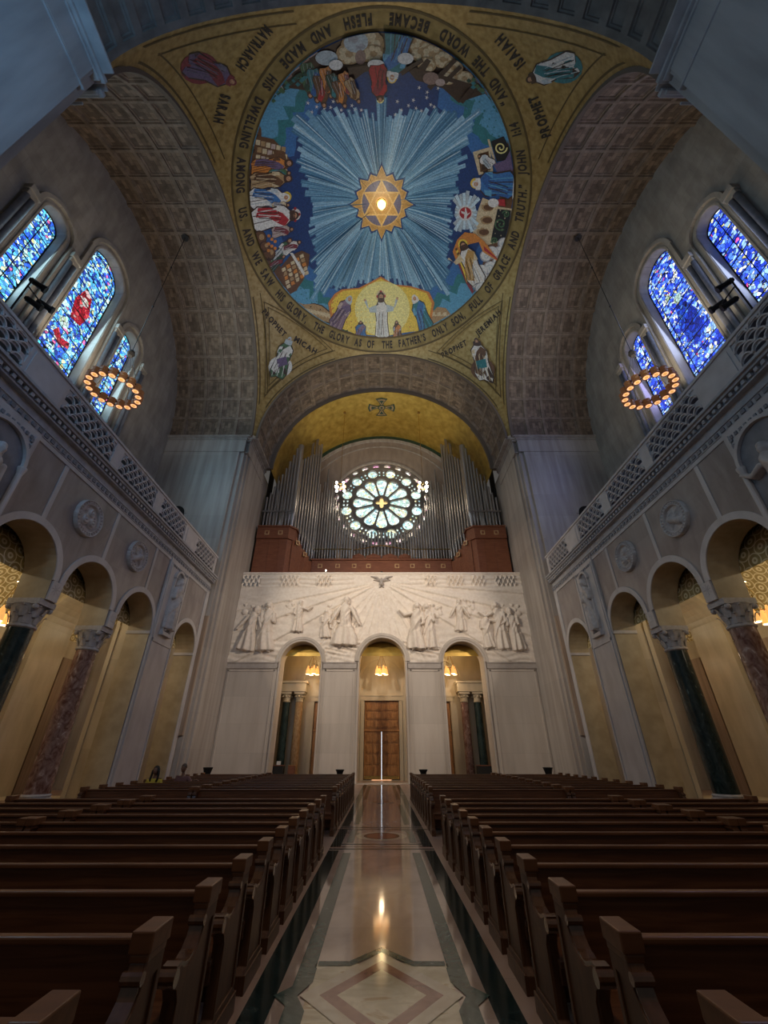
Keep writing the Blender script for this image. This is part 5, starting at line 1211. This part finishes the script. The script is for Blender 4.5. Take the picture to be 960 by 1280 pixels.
for i in range(17):
    x = -2.62+i*.3275; v = abs(i-8)/8; pipe(x, 35.75, 17.5, 20.15+.35*(1-v)+.15*(i % 2), .085, mouth=.75+.55*(1-v))
bm = B()
for s in (-1, 1): tube(bm, [(0, 35.6, 18.95), (s*2.75, 35.6, 18.45)], .035, 6)
oput('pipe_rail', bm, 'brass')
for x, z, m_ in ((-4.75, 14.9, 0), (0.0, 14.9, 1)):
    t = empty('organ_lamp', (x, 32.5, 14.26)); tag(t, 'small black lamp on the loft edge %s' % ('above the dove' if m_ else 'left of the dove'), 'lamp')
    bm = B(); tube(bm, [(0, 0, 0), (0, 0, .5)], .03, 8); lathe(bm, [(.16, 0), (.14, .05)], n=14); obj('stand', bm, 'iron', t)
    bm = B(); ball(bm, (0, 0, .6), .16); obj('lamp_head', bm, 'iron', t)
    if not m_: bm = B(); ball(bm, (0, -.03, .82), .07); obj('bulb', bm, 'lamp_white', t)
# ================================================================== HANGING LAMPS
def ring_chandelier(loc, ztop, label):
    t = empty('ring_chandelier', loc); tag(t, label, 'chandelier', 'ring chandeliers of the side bays'); R_ = 1.22; n = 17
    bm = B(); tube(bm, [(R_*cos(2*PI*i/40), R_*sin(2*PI*i/40), .12) for i in range(40)], .05, 6, closed=True); tube(bm, [(R_*cos(2*PI*i/40), R_*sin(2*PI*i/40), -.14) for i in range(40)], .035, 6, closed=True); obj('ring', bm, 'iron', t)
    bm = B(); tube(bm, [(0, 0, 3.0), (0, 0, ztop-loc[2])], .022, 6); ball(bm, (0, 0, 3.0), .19, n=10); lathe(bm, [(.14, 2.7), (.22, 2.9), (.10, 3.15)], n=12); lathe(bm, [(.26, ztop-loc[2]-.08), (.22, ztop-loc[2])], n=14)
    for z in (7.5, 12.0): ball(bm, (0, 0, z), .07, n=8)
    obj('stem', bm, 'iron', t)
    bm = B()
    for k in range(8): a = 2*PI*k/8; tube(bm, [(.08*cos(a), .08*sin(a), 2.8), (R_*cos(a), R_*sin(a), .14)], .010, 5)
    obj('hanging_rods', bm, 'iron', t)
    for k in range(n):
        a = 2*PI*k/n; c = (R_*cos(a), R_*sin(a), 0); bm = B()
        lathe(bm, [(.19, -.22), (.19, .20), (.15, .23)], c, 14, cap=False); 
        for z in (-.22, 0, .2): tube(bm, [(c[0]+.197*cos(2*PI*i/14), c[1]+.197*sin(2*PI*i/14), z) for i in range(14)], .018, 4, closed=True)
        for i in range(7):
            b = 2*PI*i/7; tube(bm, [(c[0]+.195*cos(b), c[1]+.195*sin(b), -.2), (c[0]+.195*cos(b+.9), c[1]+.195*sin(b+.9), .2)], .012, 4); tube(bm, [(c[0]+.195*cos(b+.9), c[1]+.195*sin(b+.9), -.2), (c[0]+.195*cos(b), c[1]+.195*sin(b), .2)], .012, 4)
        sh = obj('shade', bm, 'amber_shade', t)
        bm = B(); lathe(bm, [(.165, -.215), (.165, -.195)], c, 16); lathe(bm, [(.085, -.25), (.10, -.215)], c, 10, mi=1); lathe(bm, [(.20, -.235), (.165, -.235)], c, 16, mi=2, cap=False); obj('glowing_disc', bm, ['lamp_disc', 'shade_glow', 'amber_shade'], sh)
    return t
ring_chandelier((-14.8, 16.05, 19.15), 35.2, 'ring chandelier of glowing amber cups hanging before the left stained windows')
ring_chandelier((14.8, 16.05, 19.15), 35.2, 'ring chandelier of glowing amber cups hanging before the right stained windows')
for s in (-1, 1):
    t = empty('loft_chandelier', (s*4.02, 33.0, 24.0)); tag(t, 'small bright chandelier on a long rod %s of the rose window' % ('left' if s < 0 else 'right'), 'chandelier', 'chandeliers of the organ loft')
    bm = B(); tube(bm, [(0, 0, .3), (0, 0, 9.85)], .022, 6); lathe(bm, [(.16, 9.7), (.12, 9.85)], n=12); ball(bm, (0, 0, .35), .10); tube(bm, [(.55*cos(2*PI*i/24), .55*sin(2*PI*i/24), .08) for i in range(24)], .03, 6, closed=True)
    for k in range(4): tube(bm, [(0, 0, .6), (.55*cos(k*PI/2), .55*sin(k*PI/2), .1)], .012, 5)
    obj('frame', bm, 'brass', t)
    for k in range(4):
        for z in (-.22, .22):
            a = PI/4+k*PI/2; bm = B(); ball(bm, (.52*cos(a)*(1.0 if z < 0 else .9), .52*sin(a), z), .125, n=10, s=(1, 1, 1.2)); obj('globe', bm, 'lamp_white', t, smooth=True)
def pendant(loc, ztop, label, cat, grp, n=4, up=False):
    t = empty('pendant_lamp', loc); tag(t, label, 'lamp', grp)
    bm = B(); ztop = loc[2]+(ztop-loc[2])/1.45; tube(bm, [(0, 0, .75), (0, 0, ztop-loc[2])], .012, 6); ball(bm, (0, 0, .95), .06, n=8); lathe(bm, [(.12, ztop-loc[2]-.04), (.09, ztop-loc[2])], n=12)
    for k in range(n): a = 2*PI*k/n+.4; tube(bm, [(0, 0, .95), (.24*cos(a), .24*sin(a), .22)], .010, 5)
    tube(bm, [(.24*cos(2*PI*i/20), .24*sin(2*PI*i/20), .12) for i in range(20)], .014, 5, closed=True); obj('frame', bm, 'brass', t)
    for k in range(n):
        a = 2*PI*k/n+.4; c = (.25*cos(a), .25*sin(a), 0); bm = B(); lathe(bm, [(.115, -.18), (.10, .0), (.045, .17), (.02, .24)], c, 14, cap=False); sh = obj('shade', bm, 'shade_glow', t, smooth=True)
        bm = B(); lathe(bm, [(.10, -.19), (.10, -.165)], c, 14); obj('bulb', bm, 'lamp_warm', sh)
    t.scale = (1.45, 1.45, 1.45 if False else 1.45)
    return t
pendant((0, 32.95, 7.1), 8.95, 'cluster of amber bell shades hanging in the central doorway arch', 'lamp', 'vestibule lamps')
pendant((-5.25, 32.95, 7.1), 8.9, 'cluster of amber bell shades hanging in the left doorway arch', 'lamp', 'vestibule lamps')
pendant((5.25, 32.95, 7.1), 8.9, 'cluster of amber bell shades hanging in the right doorway arch', 'lamp', 'vestibule lamps')
for s, sd in ((-1, 'left'), (1, 'right')):
    pendant((s*14.75, 15.8, 6.35), 9.7, 'bell-shade lamp cluster seen through the nearest arch of the %s aisle' % sd, 'lamp', 'aisle lamps')
    pendant((s*15.1, 24.5, 6.45), 9.7, 'small bell-shade lamp cluster deep in the %s aisle by the third arch' % sd, 'lamp', 'aisle lamps')
# floodlights on the galleries
for s, sd in ((-1, 'left'), (1, 'right')):
    t = empty('floodlight_cluster', (s*14.0, 9.4, 13.6)); tag(t, 'cluster of three black floodlights before the %s stained windows' % sd, 'floodlight', 'gallery floodlights')
    bm = B(); tube(bm, [(0, 0, -1.4), (0, 0, 4.6)], .035, 8); lathe(bm, [(.3, -1.4), (.28, -1.34)], n=16); tube(bm, [(0, 0, 4.1), (0, .9, 4.1)], .03, 6); tube(bm, [(0, 0, 4.5), (s*-.4, .3, 4.5)], .03, 6); obj('stand', bm, 'iron', t)
    for (dy, dz, dx) in ((.25, 4.6, 0), (.9, 4.2, 0), (.5, 3.75, 0)):
        bm = B(); d = Vector((-s*.75, .65, -.25)).normalized(); c = Vector((dx, dy, dz)); tube(bm, [c-d*.25, c-d*.05, c+d*.22], .12, 12); tube(bm, [c+d*.2, c+d*.3], .16, 12); tube(bm, [c-d*.3, c-d*.24], .08, 10); obj('lamp_can', bm, 'iron', t)
# lamp at the star
t = empty('dome_lamp', (0, 15.8, 39.8)); tag(t, 'glaring round lamp at the centre of the star in the dome', 'lamp')
bm = B(); ball(bm, (0, 0, -.1), .30, n=20, s=(1, 1, .5)); obj('bulb', bm, 'star_lamp', t, smooth=True)
bm = B(); tube(bm, [(.38*cos(2*PI*i/28), .38*sin(2*PI*i/28), -.02) for i in range(28)], .05, 8, closed=True); obj('rim', bm, 'brass', t)
# ================================================================== PEWS
def end_outline():
    arm = [(-.40, .60), (-.455, .625), (-.47, .665), (-.44, .70), (-.39, .70), (-.33, .675), (-.27, .665), (-.20, .68), (-.13, .72), (-.085, .78), (-.085, .84), (-.07, .87)]
    return [(-.44, .0), (.14, .0), (.14, .12), (.10, .15), (.13, .87)]+arm[::-1]+[(-.36, .54), (-.38, .16), (-.44, .12)]
def make_pew(L_, ends=(1, 1), foot=1):
    """a pew facing -y, running along +x from 0 to L_"""
    t = empty('pew', (0, 0, 0)); tag(t, 'pew', 'pew')
    bm = B(); box(bm, .05, L_-.05, -.42, .06, .425, .465); box(bm, .05, L_-.05, -.40, -.37, .33, .425); obj('seat', bm, 'pew_wood', t, bevel=.008)
    bm = B(); v = [(.05, .02, .10), (.05, .05, .10), (.05, .105, .90), (.05, .075, .90)]
    a = [bm.verts.new(p) for p in v]; b = [bm.verts.new((L_-.05, p[1], p[2])) for p in v]
    bm.faces.new(a); bm.faces.new(b)
    for i in range(4): bm.faces.new((a[i], a[(i+1) % 4], b[(i+1) % 4], b[i]))
    obj('backrest', bm, 'pew_wood', t)
    bm = B(); box(bm, .04, L_-.04, .055, .125, .895, .93); obj('top_rail', bm, 'pew_edge', t, bevel=.01)
    bm = B(); box(bm, .12, L_-.12, .20, .32, .17, .23, 0); 
    for x in (.2, L_/2, L_-.2): box(bm, x-.02, x+.02, .12, .30, .10, .17, 1)
    obj('kneeler', bm, ['kneeler_pad', 'pew_wood'], t, bevel=.01)
    for e, (x0, x1, sg) in enumerate(((0, .075, -1), (L_-.075, L_, 1))):
        if not ends[e]: continue
        bm = B(); slab(bm, [end_outline()], lambda u, v: (x0, u, v), lambda u, v: (x1, u, v)); en = obj('end_panel', bm, 'pew_end', t, bevel=.006)
        xo = x0-.012 if sg < 0 else x1; bm = B()
        box(bm, xo-(.012 if sg < 0 else 0), xo+(.012 if sg < 0 else .024), -.445, .145, .0, .125); slab(bm, [end_outline(), [(-.33, .17), (.06, .17), (.085, .80), (.0, .79), (-.05, .69), (-.10, .63), (-.18, .60), (-.29, .59), (-.325, .55)]], lambda u, v: (xo, u, v), lambda u, v: (xo+.012, u, v))
        obj('end_moulding', bm, 'pew_end', en, bevel=.003)
        bm = B(); box(bm, x0-.022, x1+.022, -.08, .155, .90, .99); box(bm, x0-.012, x1+.012, -.07, .145, .865, .90); obj('end_cap', bm, 'pew_edge', en, bevel=.008)
        bm = B(); tube(bm, [((x0+x1)/2-.050, -.435, .660), ((x0+x1)/2+.050, -.435, .660)], .042, 14); tube(bm, [((x0+x1)/2-.052, -.09, .82), ((x0+x1)/2+.052, -.09, .82)], .028, 10)
        pts = [(-.44, .70), (-.38, .705), (-.31, .68), (-.25, .675), (-.18, .695), (-.12, .74), (-.09, .80)]
        for (ya, za), (yb, zb) in zip(pts, pts[1:]):
            q = [(x0-.006, ya, za-.01), (x1+.006, ya, za-.01), (x1+.006, yb, zb-.01), (x0-.006, yb, zb-.01)]; w = [(a_, b_, c_+.022) for a_, b_, c_ in q]
            Q = [bm.verts.new(p) for p in q]; W = [bm.verts.new(p) for p in w]; bm.faces.new(Q); bm.faces.new(W)
            for i in range(4): bm.faces.new((Q[i], Q[(i+1) % 4], W[(i+1) % 4], W[i]))
        obj('armrest', bm, 'pew_arm', en, auto=.6)
    return t
ORD = ['first', 'second', 'third', 'fourth', 'fifth', 'sixth', 'seventh', 'eighth', 'ninth', 'tenth', 'eleventh', 'twelfth', 'thirteenth']
protos = {}
def place_pew(s, inner, x0, x1, y, lab, grp):
    L_ = abs(x1-x0); key = (round(L_, 2), inner, s)
    if key not in protos:
        ends = (1, 1)
        protos[key] = make_pew(L_, ends); o = protos[key]
    else: o = copy_tree(protos[key])
    o.location = (min(x0, x1), y, 0); tag(o, lab, 'pew', grp)
for s in (-1, 1):
    sd = 'left' if s < 0 else 'right'
    for blk, (n, y0) in (('near', (12, 1.36)), ('far', (11, 13.08))):
        for k in range(n):
            y = y0+.832*k
            if blk == 'near' and k == 0 and False: continue
            place_pew(s, 1, s*(1.205 if s < 0 else 1.26), s*4.95, y, 'dark oak pew %s of the aisle, %s row from the camera, %s block' % (sd, ORD[k], blk), 'pews of the %s %s block' % (blk, sd))
            ox = 7.88 if blk == 'near' else 7.95
            if blk == 'near' and k < 4: continue
            place_pew(s, 0, s*5.0, s*ox, y, 'outer dark oak pew by the %s arcade, %s row from the camera, %s block' % (sd, ORD[k], blk), 'outer pews of the %s %s block' % (blk, sd))
# ================================================================== SMALL FURNITURE AT THE BACK
for i, (x, y, r, h, w) in enumerate(((-8.25, 22.9, .22, .40, 'far left behind the seated people'), (-1.95, 22.6, .20, .30, 'left of the central doorway'), (1.95, 22.6, .20, .30, 'right of the central doorway'), (7.9, 22.9, .22, .40, 'at the right pier'))):
    t = empty('urn_stand', (x, y, 0)); tag(t, 'black tapered urn on a slim stand, %s' % w, 'urn', 'urns behind the pews')
    bm = B(); lathe(bm, [(.20, 0), (.18, .05), (.04, .10), (.04, .80-.0), (.08, .84)], n=16); obj('stand', bm, 'iron', t, smooth=True, auto=.6)
    bm = B(); lathe(bm, [(r*.62, .84), (r*.75, .95), (r, .84+h*.7), (r*1.05, .84+h*.72), (r*1.0, .84+h*.76), (r*.85, .84+h*.74)], n=18); obj('bowl', bm, 'dark', t, smooth=True, auto=.6)
for i, (x, w, lab) in enumerate(((-7.05, .8, 'black literature table with a white card in the left arch'), (7.05, 1.1, 'black literature table in the right arch'))):
    t = empty('literature_table', (x, 32.75, 0)); tag(t, lab, 'table', 'tables in the vestibule arches')
    bm = B(); box(bm, -w/2, w/2, -.3, .3, .0, .95); obj('cloth', bm, 'dark', t, bevel=.03); bm = B(); box(bm, -w/2-.03, w/2+.03, -.33, .33, .95, .99); obj('table_top', bm, 'organ_wood', t, bevel=.01)
    if i == 0: bm = B(); slab(bm, [rectl(-.12, .16, 1.0, 1.22)], lambda u, v: (u, -.05-.0+v*.1-.1, v), lambda u, v: (u, -.03+v*.1-.1, v)); obj('card', bm, 'mosaic_white', t)
t = empty('wooden_lectern', (-6.1, 32.7, 0)); tag(t, 'small brown wooden stand beside the table in the left arch', 'stand')
bm = B(); box(bm, -.22, .22, -.2, .2, .05, .95); box(bm, -.25, .25, -.23, .23, 0, .06); obj('body', bm, 'organ_wood', t, bevel=.01); bm = B(); box(bm, -.26, .26, -.24, .24, .95, .99); obj('top', bm, 'door_wood', t, bevel=.01)
# ================================================================== PEOPLE
mat('skin_dark', (.20, .10, .065), rough=.5); mat('hair_black', (.012, .009, .008), rough=.5); mat('hair_grey', (.10, .07, .055), rough=.7); mat('shirt_yellow', (.55, .42, .05), rough=.8); mat('shirt_plum', (.16, .075, .07), rough=.8); mat('trousers', (.03, .03, .045), rough=.8)
def skin(name, pts, edges, radii, m, parent, sub=2):
    me = bpy.data.meshes.new(name); me.from_pydata(pts, edges, []); o = bpy.data.objects.new(name, me); COL.objects.link(o); o.parent = parent
    me.materials.append(MATS[m]); md = o.modifiers.new('s', 'SKIN')
    for i, r in enumerate(radii):
        r = r if isinstance(r, tuple) else (r, r); me.skin_vertices[0].data[i].radius = r; me.skin_vertices[0].data[i].use_root = (i == 0)
    md.use_smooth_shade = True; sb = o.modifiers.new('d', 'SUBSURF'); sb.levels = sub; sb.render_levels = sub; return o
def person(loc, rz, shirt, hairm, long_hair, label, sc_=1.0, arm_out=False, turn=0):
    t = empty('person', loc, rz); tag(t, label, 'person'); t.scale = (sc_,)*3
    hz = .46
    pts = [(0, 0, hz+.08), (0, .03, hz+.26), (0, .05, hz+.46), (0, .045, hz+.57), (0, .03, hz+.64), (0, .01, hz+.70)]
    ed = [(0, 1), (1, 2), (2, 3), (3, 4), (4, 5)]; rd = [(.15, .11), (.13, .10), (.15, .10), (.06, .055), (.052, .05), (.05, .05)]
    for q in (-1, 1):
        n = len(pts)
        pts += [(q*.10, -.05, hz+.07), (q*.12, -.31, hz+.06), (q*.12, -.30, .10), (q*.12, -.42, .05)]; ed += [(0, n), (n, n+1), (n+1, n+2), (n+2, n+3)]; rd += [.085, .062, .045, .04]
        n = len(pts)
        if arm_out and q > 0: pts += [(q*.19, .04, hz+.50), (q*.36, -.02, hz+.36), (q*.56, -.16, hz+.46)]
        else: pts += [(q*.19, .04, hz+.50), (q*.25, .0, hz+.24), (q*.12, -.22, hz+.16)]
        ed += [(2, n), (n, n+1), (n+1, n+2)]; rd += [.055, .042, .028]
        wr = pts[-1]
        for k in range(5):                                            # fingers
            bmf = None
    b_ = skin('body', pts, ed, rd, 'skin_dark', t)
    bm = B()                                                          # hands
    for q in (-1, 1):
        wr = Vector(((.56, -.16, hz+.46) if (arm_out and q > 0) else (q*.12, -.22, hz+.16))); d = Vector((-q*.6, -.8, -.1)).normalized() if not (arm_out and q > 0) else Vector((.9, -.3, 0)).normalized(); sdv = d.cross(Vector((0, 0, 1))).normalized()
        ball(bm, wr+d*.05, .042, n=10, s=(1, 1, .6))
        for k in range(4): p = wr+d*.085+sdv*(k-1.5)*.020; l = (.065, .078, .074, .055)[k]; tube(bm, [p, p+d*l*.5, p+d*l*.85+Vector((0, 0, -.02)), p+d*l+Vector((0, 0, -.035))], .0095, 6, r2=.007)
        p = wr+d*.03+sdv*.035; tube(bm, [p, p+sdv*.03+d*.02, p+sdv*.035+d*.05], .011, 6, r2=.008)
    obj('hands', bm, 'skin_dark', t, smooth=True)
    hd = bpy.data.objects.new('head_pivot', None)
    bpy.data.objects.remove(hd)
    bm = B(); hc = Vector((0, -.01, hz+.785)); ball(bm, hc, .102, n=20, s=(.84, 1.0, 1.22))
    for v in bm.verts:
        if v.co.z < hc.z-.04: v.co.x = hc.x+(v.co.x-hc.x)*.86; v.co.y -= .006
    ball(bm, hc+Vector((0, -.098, -.01)), .018, n=8, s=(.8, 1, 1.5))
    for q in (-1, 1): ball(bm, hc+Vector((q*.080, .005, -.005)), .024, n=8, s=(.45, .8, 1.3))
    box(bm, -.022, .022, -.103, -.09, hc.z-.062, hc.z-.052)
    bmesh.ops.rotate(bm, cent=hc, matrix=Matrix.Rotation(turn, 3, 'Z'), verts=bm.verts); h_ = obj('head', bm, 'skin_dark', b_, smooth=True)
    bm = B()
    for q in (-1, 1): ball(bm, hc+Vector((q*.032, -.088, .014)), .012, n=8, s=(1.2, .5, .7))
    bmesh.ops.rotate(bm, cent=hc, matrix=Matrix.Rotation(turn, 3, 'Z'), verts=bm.verts); obj('eyes', bm, 'hair_black', b_, smooth=True)
    bm = B()
    if long_hair:
        ball(bm, hc+Vector((0, .022, .022)), .112, n=18, s=(.96, 1.0, 1.14))
        for q in (-1, 1): tube(bm, [hc+Vector((q*.06, .0, .08)), hc+Vector((q*.098, -.01, .0)), hc+Vector((q*.115, -.005, -.12)), hc+Vector((q*.12, -.03, -.24)), hc+Vector((q*.10, -.04, -.31))], .042, 10, r2=.03)
        tube(bm, [hc+Vector((0, .07, .04)), hc+Vector((0, .10, -.10)), hc+Vector((0, .11, -.26))], .085, 12, r2=.06)
    else: ball(bm, hc+Vector((0, .012, .028)), .110, n=18, s=(.87, 1.0, 1.1)); [setattr(v.co, 'z', max(v.co.z, hc.z+.012+(.05 if v.co.y < -.05 else 0))) for v in bm.verts]
    if long_hair:
        for v in bm.verts:
            if v.co.y < hc.y-.06 and abs(v.co.x) < .055 and v.co.z < hc.z+.07: v.co.y = hc.y-.055
    bmesh.ops.rotate(bm, cent=hc, matrix=Matrix.Rotation(turn, 3, 'Z'), verts=bm.verts); obj('hair', bm, hairm, t, smooth=True)
    sp = [(0, 0, hz+.04), (0, .03, hz+.26), (0, .05, hz+.45), (0, .045, hz+.56)]; se = [(0, 1), (1, 2), (2, 3)]; sr = [(.175, .135), (.155, .125), (.165, .125), (.085, .075)]
    for q in (-1, 1):
        n = len(sp); sp += [(q*.20, .04, hz+.50), ((q*.34, .0, hz+.38) if (arm_out and q > 0) else (q*.245, .01, hz+.28))]; se += [(2, n), (n, n+1)]; sr += [.075, .06]
    skin('shirt', sp, se, sr, shirt, t)
    tp = [(0, 0, hz+.06)]; te = []; tr = [(.17, .13)]
    for q in (-1, 1): n = len(tp); tp += [(q*.10, -.06, hz+.075), (q*.12, -.305, hz+.065), (q*.12, -.30, .16)]; te += [(0, n), (n, n+1), (n+1, n+2)]; tr += [.10, .078, .06]
    skin('trousers', tp, te, tr, 'trousers', t)
    bm = B()
    for q in (-1, 1): ball(bm, (q*.12, -.37, .04), .06, n=12, s=(.75, 1.9, .65))
    obj('shoes', bm, 'dark', t, smooth=True)
    return t
person((-7.58, 16.24, 0.0), .15, 'shirt_yellow', 'hair_black', True, 'seated woman with long black hair and a yellow top, left far pews', 1.0, turn=-.2)
person((-7.0, 17.07, 0.0), -.1, 'shirt_plum', 'hair_grey', False, 'seated person with cropped hair and a plum shirt, arm out along the pew', 1.03, arm_out=True)
# ================================================================== LIGHT
def spot(loc, to, power, ang, col=(1, .9, .78), blend=.6, size=.3):
    l = bpy.data.lights.new('spot', 'SPOT'); l.energy = power; l.spot_size = math.radians(ang); l.spot_blend = blend; l.color = col; l.shadow_soft_size = size
    o = bpy.data.objects.new('spot_light', l); COL.objects.link(o); o.location = loc; o.rotation_euler = (Vector(to)-Vector(loc)).to_track_quat('-Z', 'Y').to_euler(); return o
def point(loc, power, col=(1, .72, .42), size=.12):
    l = bpy.data.lights.new('point', 'POINT'); l.energy = power; l.color = col; l.shadow_soft_size = size
    o = bpy.data.objects.new('lamp_and_fill_light', l); COL.objects.link(o); o.location = loc; return o
def area(loc, to, power, sx, sy, col):
    l = bpy.data.lights.new('area', 'AREA'); l.shape = 'RECTANGLE'; l.size = sx; l.size_y = sy; l.energy = power; l.color = col
    o = bpy.data.objects.new('window_and_fill_light', l); COL.objects.link(o); o.location = loc; o.rotation_euler = (Vector(to)-Vector(loc)).to_track_quat('-Z', 'Y').to_euler(); return o
for x in (-5.25, 0, 5.25): point((x, 32.95, 6.2), 30); point((x, 32.9, 8.3), 85, (1, .74, .38))  # upper points are added fill for the gold vestibule vault
for s in (-1, 1):
    for y, p in ((12.2, 26), (15.8, 26), (19.4, 22), (24.6, 18)): point((s*15.2, y, 6.2), p, (1, .80, .56)); point((s*15.2, y, 7.9), p*2.4, (1, .84, .58))  # upper points are added uplight for the gold aisle vault, without fixtures
    spot((s*13.2, 10.6, 17.4), (-s*2, 31, 9.5), 8500, 52, (1, .84, .66), size=.12); spot((s*13.2, 10.6, 17.4), (-s*7, 31, 13), 5200, 50, (1, .84, .66), size=.12)
    spot((s*13.8, 9.6, 13.9), (s*8.2, 24.5, 34), 2000, 40, (.95, 1, .78))  # added spots stand in for window light on the far pendentives
    [area((s*18.52, c_, z_), (0, c_+1, z_-3), p_, w_, h_, cl_) for c_, z_, p_, w_, h_, cl_ in ((11.35, 22, 260, 1.5, 10, (.50, .82, 1) if s < 0 else (.5, .62, 1)), (15.35, 23, 560, 2.8, 11, (.50, .82, 1) if s < 0 else (.5, .62, 1)), (19.2, 22, 260, 1.6, 10, (.50, .82, 1) if s < 0 else (.40, .42, 1)))]; area((s*15.2, 15.8, 21), (s*17.5, 15.8, 33), 260, 6, 4, (1, .86, .66))  # the warm upward area light is unseen fill, not a window
area((-8.5, -4, 17), (-11.1, 3, 20), 900, 5, 8, (.25, .58, 1.0)); area((8.5, -4, 17), (11.1, 3, 20), 110, 5, 8, (.25, .55, 1.0))
spot((0, 32.6, 19.5), (0, 33.0, 34), 3000, 85, (1, .88, .62), size=.8)  # added upward light for the gold loft vault, source unseen
for s in (-1, 1): point((s*4.02, 33, 24), 45, (1, .85, .62))
point((0, 15.8, 37.9), 150, (1, .85, .62), .3)
spot((0, 8, 16), (0, 24, 37), 4600, 85, (1, .95, .90), size=.6)
spot((0, 2, 14), (0, 14, 0), 1100, 120, (1, .80, .60), size=1)  # added warm overhead fill for the pews
W = bpy.data.worlds.new('World'); sc.world = W; W.use_nodes = True; bg = W.node_tree.nodes['Background']; bg.inputs[0].default_value = (1, .93, .86, 1); bg.inputs[1].default_value = .09
# ================================================================== CAMERA
cam = bpy.data.cameras.new('camera'); cam.sensor_fit = 'HORIZONTAL'; cam.sensor_width = 36; cam.lens = 36*FPX/960; cam.shift_x = 3/960; cam.clip_end = 300
co = bpy.data.objects.new('camera', cam); COL.objects.link(co); co.location = (0, 0, CAMZ); co.rotation_euler = (PI/2+TH, 0, 0); sc.camera = co
sc.view_settings.view_transform = 'Standard'; sc.view_settings.look = 'None'; sc.view_settings.gamma = 1; sc.view_settings.use_curve_mapping = False; sc.view_settings.exposure = -0.22
